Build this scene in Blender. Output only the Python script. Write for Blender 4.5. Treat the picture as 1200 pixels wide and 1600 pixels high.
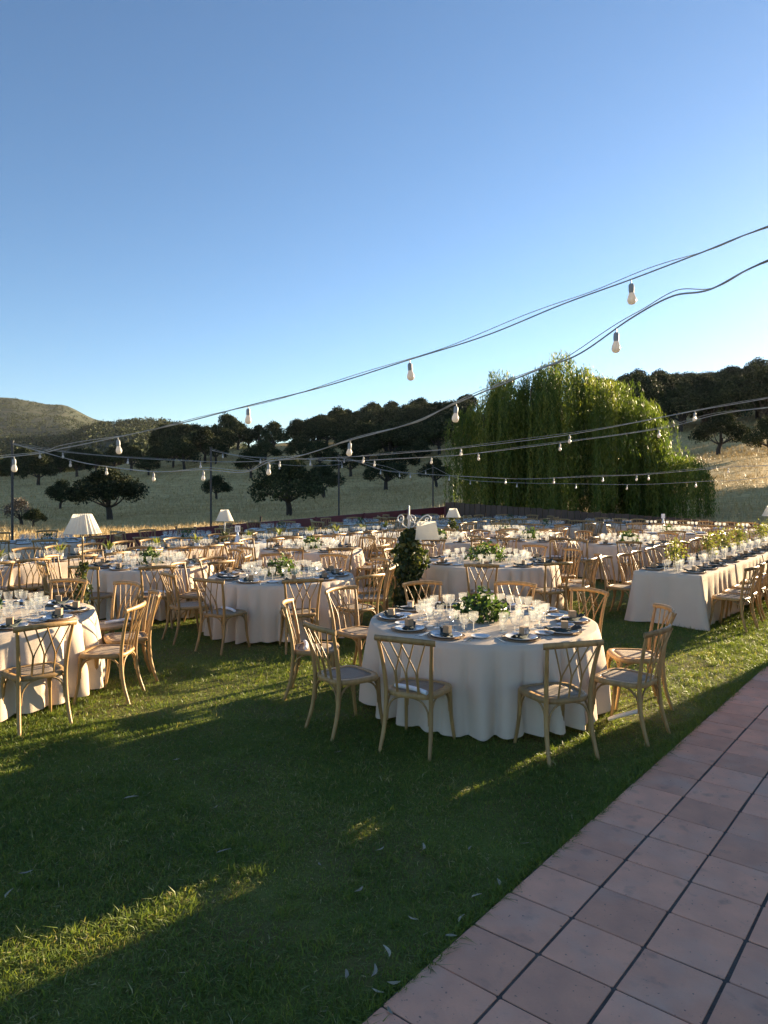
import bpy, bmesh, math, random
import numpy as np
from mathutils import Vector, Matrix
random.seed(7); rng = np.random.default_rng(7)
R = math.radians; PI = math.pi
scn = bpy.context.scene; COL = scn.collection
for o in list(bpy.data.objects): bpy.data.objects.remove(o)

# ------------------------------------------------------------------ camera, sky, sun, exposure
F_PX, HOR, CAM_H = 1120.0, 755.0, 2.05          # focal length and horizon row of a 1200x1600 frame
cd = bpy.data.cameras.new('camera'); cam = bpy.data.objects.new('camera', cd); COL.objects.link(cam)
cd.sensor_fit = 'VERTICAL'; cd.sensor_height = 24; cd.sensor_width = 18
cd.lens = F_PX / 1600 * 24; cd.shift_y = -(800 - HOR) / 1600; cd.clip_start = .05; cd.clip_end = 9000
cam.location = (0, 0, CAM_H); cam.rotation_euler = (R(90), 0, 0); scn.camera = cam
SUN_AZ, SUN_EL = 48.0, 10.5                       # degrees clockwise from the viewing direction, degrees up
w = bpy.data.worlds.new('World'); scn.world = w; w.use_nodes = True
nt = w.node_tree; bg = nt.nodes['Background']; sky = nt.nodes.new('ShaderNodeTexSky')
sky.sky_type = 'NISHITA'; sky.sun_disc = False; sky.sun_elevation = R(SUN_EL); sky.sun_rotation = R(SUN_AZ)
sky.altitude = 1300; sky.air_density = 1.0; sky.dust_density = .5; sky.ozone_density = 2.9
nt.links.new(sky.outputs[0], bg.inputs[0]); bg.inputs[1].default_value = .056
sl = bpy.data.lights.new('sun', 'SUN'); so = bpy.data.objects.new('sun', sl); COL.objects.link(so)
sdir = Vector((math.sin(R(SUN_AZ)) * math.cos(R(SUN_EL)), math.cos(R(SUN_AZ)) * math.cos(R(SUN_EL)), math.sin(R(SUN_EL))))
so.rotation_euler = sdir.to_track_quat('Z', 'Y').to_euler(); so.location = (20, 20, 30)
sl.energy = 5.0; sl.angle = R(.5); sl.color = (1, .79, .50)
vs = scn.view_settings; vs.view_transform = 'Standard'; vs.look = 'None'; vs.exposure = 2.1; vs.gamma = 1; vs.use_curve_mapping = False
scn.cycles.max_bounces = 6; scn.cycles.transparent_max_bounces = 24; scn.cycles.caustics_reflective = False; scn.cycles.caustics_refractive = False
scn.cycles.sample_clamp_indirect = 6

# ------------------------------------------------------------------ helpers
TH = R(39.4); EA = Vector((math.sin(TH), math.cos(TH))); EB = Vector((-math.cos(TH), math.sin(TH)))
def AB(a, b): return EA * a + EB * b              # lawn frame (along the terrace, away from it) to world
def toAB(x, y): return x * EA.x + y * EA.y, x * EB.x + y * EB.y
def az(px, d): return (px - 600) / F_PX * d, d    # bearing and depth to world x, y
class MB:
    def __init__(s): s.v = []; s.f = []; s.sm = []
    def add(s, v, f, smooth=True):
        n = len(s.v); s.v += [tuple(p) for p in v]; s.f += [tuple(i + n for i in q) for q in f]; s.sm += [smooth] * len(f); return s
    def box(s, c, d, rz=0, bev=0):
        x, y, z = d[0] / 2, d[1] / 2, d[2] / 2; P = []
        for k in (-1, 1):
            for i, j in ((-1, -1), (1, -1), (1, 1), (-1, 1)):
                px, py = i * x, j * y
                P.append((c[0] + px * math.cos(rz) - py * math.sin(rz), c[1] + px * math.sin(rz) + py * math.cos(rz), c[2] + k * z))
        return s.add(P, [(3, 2, 1, 0), (4, 5, 6, 7), (0, 1, 5, 4), (1, 2, 6, 5), (2, 3, 7, 6), (3, 0, 4, 7)], False)
    def tube(s, pts, rad, seg=8, cap=True, flat=1.0):
        pts = [Vector(p) for p in pts]; n = len(pts)
        if not hasattr(rad, '__len__'): rad = [rad] * n
        t0 = (pts[1] - pts[0]).normalized(); up = Vector((0, 0, 1)) if abs(t0.z) < .9 else Vector((1, 0, 0))
        nrm = (up - t0 * up.dot(t0)).normalized(); V = []
        for i in range(n):
            t = (pts[min(i + 1, n - 1)] - pts[max(i - 1, 0)]).normalized()
            nrm = (nrm - t * nrm.dot(t)).normalized(); bn = t.cross(nrm)
            for k in range(seg):
                a = 2 * PI * k / seg
                V.append(pts[i] + (nrm * math.cos(a) + bn * math.sin(a) * flat) * rad[i])
        Fc = [(i * seg + k, i * seg + (k + 1) % seg, (i + 1) * seg + (k + 1) % seg, (i + 1) * seg + k) for i in range(n - 1) for k in range(seg)]
        s.add(V, Fc, True)
        if cap:
            s.add(V[:seg], [tuple(range(seg))[::-1]], False); s.add(V[-seg:], [tuple(range(seg))], False)
        return s
    def lathe(s, prof, seg=16, c=(0, 0, 0), smooth=True, pleat=0):
        V = []
        for i, (r, z) in enumerate(prof):
            for k in range(seg):
                rr = r * (1 + (pleat if k % 2 else -pleat)); a = 2 * PI * k / seg
                V.append((c[0] + rr * math.cos(a), c[1] + rr * math.sin(a), c[2] + z))
        Fc = [(i * seg + k, i * seg + (k + 1) % seg, (i + 1) * seg + (k + 1) % seg, (i + 1) * seg + k) for i in range(len(prof) - 1) for k in range(seg)]
        return s.add(V, Fc, smooth)
    def mesh(s, name, mat):
        m = bpy.data.meshes.new(name); m.from_pydata(s.v, [], s.f)
        m.polygons.foreach_set('use_smooth', s.sm); m.materials.append(mat); m.update(); return m
def smooth_path(pts, n=6):
    P = [Vector(p) for p in pts]; P = [P[0] * 2 - P[1]] + P + [P[-1] * 2 - P[-2]]; out = []
    for i in range(1, len(P) - 2):
        for k in range(n):
            t = k / n; a, b, c, d = P[i - 1:i + 3]
            out.append(.5 * ((2 * b) + (c - a) * t + (2 * a - 5 * b + 4 * c - d) * t * t + (3 * b - a - 3 * c + d) * t ** 3))
    out.append(P[-2]); return out
def ob(name, data, parent=None, loc=(0, 0, 0), rz=0.0, sc=1.0, **kw):
    o = bpy.data.objects.new(name, data); COL.objects.link(o); o.location = loc; o.rotation_euler = (0, 0, rz)
    o.scale = sc if hasattr(sc, '__len__') else (sc, sc, sc)
    if parent is not None: o.parent = parent
    for k, v in kw.items():
        if v is not None: o[k] = v
    return o
def tag(label, cat, group=None): return dict(label=label, category=cat, group=group)
def quads_mesh(name, P, mat, tint=None, tri=False):
    """P: (n,k,3) array of n k-gons -> one mesh"""
    n, k = P.shape[:2]; m = bpy.data.meshes.new(name)
    m.vertices.add(n * k); m.vertices.foreach_set('co', P.reshape(-1).astype(np.float32))
    m.loops.add(n * k); m.loops.foreach_set('vertex_index', np.arange(n * k, dtype=np.int32))
    m.polygons.add(n); m.polygons.foreach_set('loop_start', np.arange(0, n * k, k, dtype=np.int32))
    m.polygons.foreach_set('loop_total', np.full(n, k, dtype=np.int32))
    if tint is not None:
        at = m.attributes.new('tint', 'FLOAT', 'POINT'); at.data.foreach_set('value', np.repeat(tint, k).astype(np.float32))
    m.materials.append(mat); m.update(calc_edges=True); return m
def leaf_quads(C, size, aspect=.5, droop=None, up=.3):
    """leaf-shaped quads (diamonds) at centres C (n,3)"""
    n = len(C); d = rng.normal(size=(n, 3)); d[:, 2] += up
    if droop is not None: d = d * .35 + droop
    d /= np.linalg.norm(d, axis=1)[:, None]; q = rng.normal(size=(n, 3)); s = np.cross(d, q); s /= np.linalg.norm(s, axis=1)[:, None]
    L = (size * rng.uniform(.6, 1.3, n))[:, None]; W = L * aspect
    nn = np.cross(d, s) * L * .12
    return np.stack([C - d * L * .5, C + s * W * .5 + nn, C + d * L * .5, C - s * W * .5 + nn], 1)

# ------------------------------------------------------------------ materials
def mat(name, col, rough=.6, col2=None, scale=8.0, bump=0.0, bscale=None, metal=0.0, spec=.5, detail=4, stretch=None, rand=0.0, trans=0.0, coord='Object'):
    m = bpy.data.materials.new(name); m.use_nodes = True; N = m.node_tree.nodes; L = m.node_tree.links
    b = N['Principled BSDF']; b.inputs['Roughness'].default_value = rough; b.inputs['Metallic'].default_value = metal
    b.inputs['Specular IOR Level'].default_value = spec
    tc = N.new('ShaderNodeTexCoord'); mp = N.new('ShaderNodeMapping'); L.new(tc.outputs[coord], mp.inputs[0])
    if stretch: mp.inputs['Scale'].default_value = stretch
    nz = N.new('ShaderNodeTexNoise'); nz.inputs['Scale'].default_value = scale; nz.inputs['Detail'].default_value = detail
    L.new(mp.outputs[0], nz.inputs[0]); c2 = col2 or tuple(c * .75 for c in col)
    rp = N.new('ShaderNodeValToRGB'); rp.color_ramp.elements[0].position = .32; rp.color_ramp.elements[1].position = .68
    rp.color_ramp.elements[0].color = (*c2, 1); rp.color_ramp.elements[1].color = (*col, 1); L.new(nz.outputs['Fac'], rp.inputs[0])
    out = rp.outputs[0]
    if rand:
        oi = N.new('ShaderNodeObjectInfo'); mr = N.new('ShaderNodeMapRange'); mr.inputs['To Min'].default_value = 1 - rand; mr.inputs['To Max'].default_value = 1 + rand
        L.new(oi.outputs['Random'], mr.inputs[0]); hs = N.new('ShaderNodeHueSaturation'); L.new(mr.outputs[0], hs.inputs['Value']); L.new(out, hs.inputs['Color']); out = hs.outputs[0]
    L.new(out, b.inputs['Base Color'])
    if bump:
        n2 = N.new('ShaderNodeTexNoise'); n2.inputs['Scale'].default_value = bscale or scale * 6; n2.inputs['Detail'].default_value = 5; L.new(mp.outputs[0], n2.inputs[0])
        bp = N.new('ShaderNodeBump'); bp.inputs['Strength'].default_value = bump; bp.inputs['Distance'].default_value = .02; L.new(n2.outputs['Fac'], bp.inputs['Height']); L.new(bp.outputs[0], b.inputs['Normal'])
    if trans:
        tr = N.new('ShaderNodeBsdfTranslucent'); L.new(out, tr.inputs[0]); mx = N.new('ShaderNodeMixShader'); mx.inputs[0].default_value = trans
        L.new(b.outputs[0], mx.inputs[1]); L.new(tr.outputs[0], mx.inputs[2]); L.new(mx.outputs[0], N['Material Output'].inputs[0])
    return m
def leafmat(name, stops, trans=.4, rough=.5, tcol=(1.25, 1.2, .6), rand=0.0, spec=.35):
    m = bpy.data.materials.new(name); m.use_nodes = True; N = m.node_tree.nodes; L = m.node_tree.links
    b = N['Principled BSDF']; b.inputs['Roughness'].default_value = rough; b.inputs['Specular IOR Level'].default_value = spec
    at = N.new('ShaderNodeAttribute'); at.attribute_name = 'tint'; rp = N.new('ShaderNodeValToRGB')
    while len(rp.color_ramp.elements) < len(stops): rp.color_ramp.elements.new(.5)
    for e, (p, c) in zip(rp.color_ramp.elements, stops): e.position = p; e.color = (*c, 1)
    L.new(at.outputs['Fac'], rp.inputs[0]); out = rp.outputs[0]
    if rand:
        oi = N.new('ShaderNodeObjectInfo'); mr = N.new('ShaderNodeMapRange'); mr.inputs['To Min'].default_value = 1 - rand; mr.inputs['To Max'].default_value = 1 + rand
        L.new(oi.outputs['Random'], mr.inputs[0]); hs = N.new('ShaderNodeHueSaturation'); L.new(mr.outputs[0], hs.inputs['Value']); L.new(out, hs.inputs['Color']); out = hs.outputs[0]
    L.new(out, b.inputs['Base Color'])
    mul = N.new('ShaderNodeMix'); mul.data_type = 'RGBA'; mul.blend_type = 'MULTIPLY'; mul.inputs[0].default_value = 1; L.new(out, mul.inputs[6]); mul.inputs[7].default_value = (*tcol, 1)
    tr = N.new('ShaderNodeBsdfTranslucent'); L.new(mul.outputs[2], tr.inputs[0]); mx = N.new('ShaderNodeMixShader'); mx.inputs[0].default_value = trans
    L.new(b.outputs[0], mx.inputs[1]); L.new(tr.outputs[0], mx.inputs[2]); L.new(mx.outputs[0], N['Material Output'].inputs[0]); return m
M = {}
M['wood'] = mat('pale_wood', (.44, .26, .095), .45, (.29, .165, .057), 5, .15, 60, stretch=(6, 6, 1), rand=.2)
M['linen'] = mat('linen', (.76, .62, .485), .85, (.70, .57, .445), 2.5, .25, 420, spec=.15, trans=.10, rand=.03)
M['cloth_white'] = mat('white_cloth', (.72, .71, .69), .85, (.66, .65, .63), 2.5, .2, 400, spec=.15, trans=.1)
M['shade'] = mat('lamp_shade_fabric', (.82, .78, .68), .8, (.78, .74, .64), 20, .1, 200, spec=.1, trans=.35)
M['white_metal'] = mat('white_painted_iron', (.72, .71, .68), .45, (.6, .58, .55), 15, .1)
M['dark_metal'] = mat('dark_iron', (.05, .05, .05), .5, (.03, .028, .026), 20, .2)
M['brass'] = mat('dull_brass', (.35, .27, .17), .4, (.22, .17, .1), 14, .1, metal=.6)
M['maroon'] = mat('maroon_paint', (.20, .030, .034), .5, (.14, .024, .027), 3, .2, 30)
M['board'] = mat('brown_board', (.13, .075, .05), .75, (.075, .045, .032), 4, .4, 40, stretch=(5, 5, .6), rand=.25)
M['picket'] = mat('weathered_picket', (.25, .2, .14), .8, (.17, .13, .09), 8, .2)
m = mat('terracotta_tile', (.86, .41, .26), .75, (.70, .345, .23), 5, .35, 90, rand=.15, detail=9, spec=.15); M['tile'] = m
N = m.node_tree.nodes; L = m.node_tree.links; gp = N.new('ShaderNodeNewGeometry'); b = N['Principled BSDF']; src = b.inputs['Base Color'].links[0].from_socket
def over(src, scale, lo, hi, col, amt, det=6):
    n = N.new('ShaderNodeTexNoise'); n.inputs['Scale'].default_value = scale; n.inputs['Detail'].default_value = det; L.new(gp.outputs['Position'], n.inputs[0]); r = N.new('ShaderNodeMapRange'); r.inputs['From Min'].default_value = lo; r.inputs['From Max'].default_value = hi; r.inputs['To Max'].default_value = amt; L.new(n.outputs['Fac'], r.inputs[0])
    x = N.new('ShaderNodeMix'); x.data_type = 'RGBA'; L.new(r.outputs[0], x.inputs[0]); L.new(src, x.inputs[6]); x.inputs[7].default_value = (*col, 1); return x.outputs[2]
src = over(src, 2.6, .50, .72, (.64, .44, .34), .5); src = over(src, 7, .60, .72, (.30, .20, .16), .45); src = over(src, 55, .70, .76, (.10, .08, .07), .8, 2); L.new(src, b.inputs['Base Color'])
M['grout'] = mat('grout', (.12, .105, .092), .95, (.07, .06, .052), 9, .6, 60)
M['ceramic'] = mat('white_ceramic', (.72, .72, .72), .18, (.68, .68, .69), 5)
M['charger'] = mat('woven_charger', (.46, .31, .19), .7, (.30, .19, .11), 45, .8, 90)
M['napkin'] = mat('green_napkin', (.035, .05, .045), .85, (.022, .033, .03), 8, .3, 200)
M['kraft'] = mat('kraft_card', (.42, .28, .165), .8, (.36, .235, .135), 14, .15, 120)
M['print'] = mat('printed_card', (.70, .66, .60), .7, (.10, .085, .10), 34, 0, detail=1)
M['paper'] = mat('white_paper', (.82, .82, .83), .7, (.78, .78, .79), 8)
M['steel'] = mat('steel', (.62, .62, .63), .22, (.55, .55, .56), 6, metal=1)
M['cable'] = mat('grey_cable', (.42, .42, .40), .6, (.30, .30, .29), 20)
M['socket'] = mat('grey_socket', (.36, .36, .35), .5, (.3, .3, .3), 20)
M['bulb'] = mat('milky_bulb', (.80, .76, .70), .25, (.74, .70, .63), 6, trans=.35)
M['bark'] = mat('oak_bark', (.075, .058, .045), .95, (.035, .028, .023), 6, .9, 20, stretch=(3, 3, .7))
M['wbark'] = mat('willow_bark', (.15, .115, .085), .95, (.075, .058, .043), 6, .9, 20, stretch=(3, 3, .7))
M['plaster'] = mat('white_plaster', (.74, .71, .66), .9, (.66, .63, .58), 1.5, .3, 30)
M['roof'] = mat('clay_roof', (.36, .17, .1), .85, (.24, .11, .07), 6, .5, 30)
M['pane'] = mat('dark_pane', (.03, .035, .04), .08, (.02, .025, .03), 2)
M['deadleaf'] = mat('dry_leaf', (.46, .40, .29), .75, (.30, .24, .16), 20, .1, rand=.2)
M['cone'] = mat('sign_holder', (.7, .72, .76), .5, (.66, .68, .72), 5)
M['ink'] = mat('black_ink', (.03, .03, .03), .7)
# cane seat: fine weave
m = mat('cane', (.48, .36, .245), .7, (.41, .30, .20), 12, 0, rand=.12); M['cane'] = m
N = m.node_tree.nodes; L = m.node_tree.links; tc = N['Texture Coordinate']; ck = N.new('ShaderNodeTexChecker'); ck.inputs['Scale'].default_value = 150; L.new(tc.outputs['Object'], ck.inputs[0])
bp = N.new('ShaderNodeBump'); bp.inputs['Strength'].default_value = .8; bp.inputs['Distance'].default_value = .004; L.new(ck.outputs['Fac'], bp.inputs['Height']); L.new(bp.outputs[0], N['Principled BSDF'].inputs['Normal'])
mxn = N.new('ShaderNodeMix'); mxn.data_type = 'RGBA'; mxn.blend_type = 'MULTIPLY'; src = N['Principled BSDF'].inputs['Base Color'].links[0].from_socket
L.new(src, mxn.inputs[6]); mxn.inputs[7].default_value = (.55, .55, .55, 1); L.new(ck.outputs['Fac'], mxn.inputs[0]); L.new(mxn.outputs[2], N['Principled BSDF'].inputs['Base Color'])
# clear glass
m = bpy.data.materials.new('clear_glass'); m.use_nodes = True; N = m.node_tree.nodes; L = m.node_tree.links; N.remove(N['Principled BSDF'])
lw = N.new('ShaderNodeLayerWeight'); lw.inputs[0].default_value = .32; tr = N.new('ShaderNodeBsdfTransparent'); tr.inputs[0].default_value = (.95, .96, .96, 1)
gl = N.new('ShaderNodeBsdfGlossy'); gl.inputs['Roughness'].default_value = .07; tl = N.new('ShaderNodeBsdfTranslucent'); tl.inputs[0].default_value = (.9, .9, .88, 1)
mr = N.new('ShaderNodeMapRange'); mr.inputs['To Min'].default_value = .07; mr.inputs['To Max'].default_value = .85; L.new(lw.outputs['Facing'], mr.inputs[0])
m1 = N.new('ShaderNodeMixShader'); L.new(mr.outputs[0], m1.inputs[0]); L.new(tr.outputs[0], m1.inputs[1]); L.new(gl.outputs[0], m1.inputs[2])
m2 = N.new('ShaderNodeMixShader'); m2.inputs[0].default_value = .10; L.new(m1.outputs[0], m2.inputs[1]); L.new(tl.outputs[0], m2.inputs[2]); L.new(m2.outputs[0], N['Material Output'].inputs[0]); M['glass'] = m
M['grass'] = leafmat('grass_blade', [(0, (.10, .15, .030)), (.45, (.165, .225, .040)), (.8, (.23, .255, .052)), (.93, (.33, .29, .09)), (1, (.50, .43, .24))], .40)
M['drygrass'] = leafmat('dry_grass', [(0, (.34, .245, .10)), (.6, (.46, .34, .15)), (1, (.58, .45, .235))], .12, tcol=(1.1, 1.0, .8))
M['oakleaf'] = leafmat('oak_leaf', [(0, (.020, .028, .014)), (.6, (.042, .054, .024)), (1, (.085, .095, .042))], .10, rough=.8, rand=.25, spec=.12)
M['browncrown'] = leafmat('bare_twig', [(0, (.10, .075, .055)), (1, (.19, .15, .11))], .1)
M['willowleaf'] = leafmat('willow_leaf', [(0, (.055, .095, .018)), (.55, (.12, .17, .03)), (1, (.22, .245, .052))], .45)
M['ivy'] = leafmat('ivy_leaf', [(0, (.03, .045, .016)), (.6, (.06, .085, .026)), (1, (.17, .17, .055))], .3)
M['fresh'] = leafmat('fresh_leaf', [(0, (.03, .06, .018)), (.6, (.07, .13, .03)), (1, (.16, .22, .06))], .35)
M['sprig'] = leafmat('sprig_leaf', [(0, (.12, .16, .035)), (1, (.28, .28, .08))], .4)

# ------------------------------------------------------------------ terrain, lawn, terrace
def colz(l): return l
TC = [  # bearing as frame column : (distance, height) knots
 (-9000, [(0, 0), (60, 0), (300, 2), (3600, 30)]),
 (-900, [(0, 0), (20, -.3), (50, -1.2), (80, -2.2), (120, -1.6), (230, 3.5), (320, 1), (700, 22), (1500, 90), (2600, 300), (3600, 300)]),
 (0, [(0, 0), (20, -.3), (50, -1.2), (80, -2.2), (120, -1.6), (180, 1.2), (230, 4.1), (300, 1), (450, 4), (700, 24), (1000, 52), (1500, 98), (2600, 318), (3600, 280)]),
 (90, [(0, 0), (20, -.3), (50, -1.2), (80, -2.2), (120, -1.6), (180, 1.5), (230, 5), (300, 3), (450, 6), (700, 26), (1000, 55), (1500, 100), (2600, 290), (3600, 260)]),
 (160, [(0, 0), (20, -.3), (50, -1.1), (80, -2.1), (120, -1.3), (180, 2.2), (240, 7), (300, 6), (450, 10), (700, 32), (1000, 70), (1300, 110), (1700, 120), (2600, 225), (3600, 200)]),
 (240, [(0, 0), (20, -.3), (50, -1.1), (80, -1.8), (120, -.6), (180, 4.2), (230, 10), (300, 12), (450, 16), (700, 42), (1000, 72), (1300, 114), (1800, 105), (3600, 150)]),
 (350, [(0, 0), (22, -.3), (50, -.9), (80, -1.5), (115, -.5), (150, 2.6), (185, 7.5), (220, 12.2), (290, 14), (600, 18), (1300, 88), (1800, 60), (3600, 100)]),
 (450, [(0, 0), (24, -.2), (50, -.9), (78, -1.5), (115, -.3), (150, 3), (185, 8), (220, 12.5), (290, 19), (450, 22), (1000, 20), (3600, 60)]),
 (600, [(0, 0), (26, -.2), (50, -.6), (80, -.7), (125, 1.0), (160, 5), (200, 11), (250, 18), (320, 28), (450, 30), (1000, 25), (3600, 60)]),
 (750, [(0, 0), (28, 0), (50, .2), (80, .8), (125, 3.5), (180, 11), (250, 21), (330, 33), (450, 36), (1000, 30), (3600, 60)]),
 (900, [(0, 0), (26, .1), (40, .4), (60, 1.2), (90, 3.4), (130, 8), (180, 15.5), (250, 25), (340, 40), (500, 44), (1000, 40), (3600, 60)]),
 (1050, [(0, 0), (22, .2), (40, .9), (60, 2.1), (90, 5.2), (130, 11), (180, 19), (250, 30), (340, 43), (500, 47), (1000, 45), (3600, 60)]),
 (1200, [(0, 0), (20, .2), (40, 1.2), (60, 2.8), (90, 6), (130, 12.5), (180, 21), (250, 32), (340, 45), (500, 49), (1000, 45), (3600, 60)]),
 (1600, [(0, 0), (24, .2), (60, 2.2), (90, 5), (180, 17), (340, 36), (500, 38), (3600, 50)]),
 (9000, [(0, 0), (60, 0), (300, 3), (3600, 30)])]
_ang = np.array([math.atan((c[0] - 600) / F_PX) for c in TC]); _ang[0] = -2.6; _ang[-1] = 2.6
def terrain(x, y):
    x = np.asarray(x, float); y = np.asarray(y, float); th = np.arctan2(x, y); d = np.hypot(x, y) * np.maximum(np.cos(th), .45)
    Z = np.stack([np.interp(d, [k[0] for k in c[1]], [k[1] for k in c[1]]) for c in TC]); th = np.clip(th, _ang[0] + 1e-4, _ang[-1] - 1e-4)
    i = np.clip(np.searchsorted(_ang, th) - 1, 0, len(TC) - 2); t = (th - _ang[i]) / (_ang[i + 1] - _ang[i]); t = t * t * (3 - 2 * t)
    j = np.arange(d.size).reshape(d.shape); Zf = Z.reshape(len(TC), -1)
    z = (Zf[i.ravel(), j.ravel()] * (1 - t.ravel()) + Zf[(i + 1).ravel(), j.ravel()] * t.ravel()).reshape(d.shape)
    z = z + (np.sin(x * .09 + 1) * np.cos(y * .07) * .25 + np.sin(x * .021) * np.sin(y * .017 + 2) * .8) * np.clip((d - 40) / 150, 0, 1)
    z = z + (np.sin(x * .006 + 1) * np.sin(y * .005) * 8 + np.sin(x * .019) * np.cos(y * .013) * 3) * np.clip((d - 500) / 800, 0, 1)
    a = x * EA.x + y * EA.y; b = x * EB.x + y * EB.y
    inside = (a < 24.1) & (b < 18.6); return np.where(inside, -.35, z)
FENCE = [Vector((-10.6, 16.2)), Vector((2.5, 30.1)), Vector((15.2, 17.6))]   # left end, corner, right end
rr = np.concatenate([np.linspace(0, 60, 70), np.geomspace(61, 3600, 130)]); ta = np.concatenate([np.linspace(-PI, -.75, 40, endpoint=False), np.linspace(-.75, .85, 260), np.linspace(.85, PI, 40)[1:]])
RR, TA = np.meshgrid(rr, ta, indexing='ij'); X = RR * np.sin(TA); Y = RR * np.cos(TA); Zt = terrain(X, Y)
nr, na = X.shape; V = np.stack([X, Y, Zt], -1).reshape(-1, 3); idx = np.arange(nr * na).reshape(nr, na)
Fq = np.stack([idx[:-1, :-1], idx[1:, :-1], idx[1:, 1:], idx[:-1, 1:]], -1).reshape(-1, 4)
def gridmesh(name, V, Fq, mt):
    m = bpy.data.meshes.new(name); m.from_pydata(V.tolist(), [], Fq[:, ::-1].tolist()); m.polygons.foreach_set('use_smooth', [True] * len(Fq)); m.materials.append(mt); m.update(); return m
# terrain material: dry meadow near, scrub-covered hills far
m = bpy.data.materials.new('dry_meadow'); m.use_nodes = True; N = m.node_tree.nodes; L = m.node_tree.links; b = N['Principled BSDF']; b.inputs['Roughness'].default_value = .95; b.inputs['Specular IOR Level'].default_value = .1
geo = N.new('ShaderNodeNewGeometry')
def nz_(scale, detail=5, stretch=(1, 1, 1)):
    mp = N.new('ShaderNodeMapping'); mp.inputs['Scale'].default_value = stretch; L.new(geo.outputs['Position'], mp.inputs[0]); n = N.new('ShaderNodeTexNoise'); n.inputs['Scale'].default_value = scale; n.inputs['Detail'].default_value = detail; L.new(mp.outputs[0], n.inputs[0]); return n
def ramp_(src, a, ca, bb, cb):
    r = N.new('ShaderNodeValToRGB'); r.color_ramp.elements[0].position = a; r.color_ramp.elements[0].color = (*ca, 1); r.color_ramp.elements[1].position = bb; r.color_ramp.elements[1].color = (*cb, 1); L.new(src, r.inputs[0]); return r
def mix_(fac, a, c):
    x = N.new('ShaderNodeMix'); x.data_type = 'RGBA'; L.new(fac, x.inputs[0]); L.new(a, x.inputs[6]); L.new(c, x.inputs[7]); return x.outputs[2]
meadow = ramp_(nz_(.22, 9, (1, 2.2, 1)).outputs['Fac'], .35, (.50, .33, .125), .66, (.70, .49, .21))
fine = ramp_(nz_(2.2, 8).outputs['Fac'], .3, (.6, .6, .6), .7, (1.15, 1.15, 1.15)); mm = N.new('ShaderNodeMix'); mm.data_type = 'RGBA'; mm.blend_type = 'MULTIPLY'; mm.inputs[0].default_value = 1; L.new(meadow.outputs[0], mm.inputs[6]); L.new(fine.outputs[0], mm.inputs[7])
scrub = ramp_(nz_(.035, 8).outputs['Fac'], .44, (.045, .055, .034), .68, (.105, .098, .058))
field = ramp_(nz_(.0035, 2, (1, .5, 1)).outputs['Fac'], .44, (0, 0, 0), .50, (1, 1, 1))
fieldc = N.new('ShaderNodeRGB'); fieldc.outputs[0].default_value = (.30, .235, .125, 1)
hill = scrub.outputs[0]
ln = N.new('ShaderNodeVectorMath'); ln.operation = 'LENGTH'; L.new(geo.outputs['Position'], ln.inputs[0]); fm = N.new('ShaderNodeMapRange'); fm.inputs['From Min'].default_value = 260; fm.inputs['From Max'].default_value = 420; L.new(ln.outputs['Value'], fm.inputs[0])
L.new(mix_(fm.outputs[0], mm.outputs[2], hill), b.inputs['Base Color'])
bp = N.new('ShaderNodeBump'); bp.inputs['Strength'].default_value = .9; bp.inputs['Distance'].default_value = .25; L.new(nz_(1.6, 9).outputs['Fac'], bp.inputs['Height']); L.new(bp.outputs[0], b.inputs['Normal']); M['meadow'] = m
ob('dry_meadow_and_hills', gridmesh('terrain', V, Fq, M['meadow']), kind='structure')
# lawn sheet
def absheet(name, a0, a1, b0, b1, z, mt, n=2):
    A, B = np.meshgrid(np.linspace(a0, a1, n), np.linspace(b0, b1, n), indexing='ij'); V = np.stack([A * EA.x + B * EB.x, A * EA.y + B * EB.y, np.full(A.shape, z)], -1).reshape(-1, 3)
    i = np.arange(n * n).reshape(n, n); return gridmesh(name, V, np.stack([i[:-1, :-1], i[:-1, 1:], i[1:, 1:], i[1:, :-1]], -1).reshape(-1, 4)[:, ::-1], mt)
T = .3338; TB = 1.763 + .016                         # tile pitch, terrace edge in the lawn frame
M['lawn'] = mat('lawn_soil', (.15, .18, .042), .95, (.16, .13, .052), 1.4, .8, 60, spec=.1, detail=8)
ob('lawn', absheet('lawn', -12, 24.2, TB, 18.7, 0, M['lawn'], 8), kind='structure')
ter = ob('terrace', absheet('terrace', -12, 24.2, -5, TB, .0175, M['grout'], 2), kind='structure')
tb = bmesh.new(); bmesh.ops.create_cube(tb, size=1); bmesh.ops.scale(tb, vec=(T - .008, T - .015, .03), verts=tb.verts)
bmesh.ops.bevel(tb, geom=[e for e in tb.edges if abs(e.verts[0].co.z - e.verts[1].co.z) > .01], offset=.007, segments=1, affect='EDGES', profile=.5)
bmesh.ops.bevel(tb, geom=[e for e in tb.edges if e.verts[0].co.z > 0 and e.verts[1].co.z > 0], offset=.0025, segments=1, affect='EDGES')
tms = []
for k in range(3):
    me = bpy.data.meshes.new('tile'); t2 = tb.copy()
    for v in t2.verts: v.co.x += random.uniform(-.002, .002); v.co.y += random.uniform(-.002, .002)
    t2.to_mesh(me); t2.free(); me.materials.append(M['tile']); tms.append(me)
a_0 = toAB(.2086, 3.032)[0]
for u in range(0, 11):
    for v in range(-8, 19):
        p = AB(a_0 + (v + .5) * T, TB - (u + .5) * T)
        o = ob('tile', random.choice(tms), ter, (p.x + random.uniform(-.002, .002), p.y + random.uniform(-.002, .002), .0085 + random.uniform(-.001, .0015)), PI / 2 - TH + random.choice((0, PI)) + random.uniform(-.007, .007))
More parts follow.
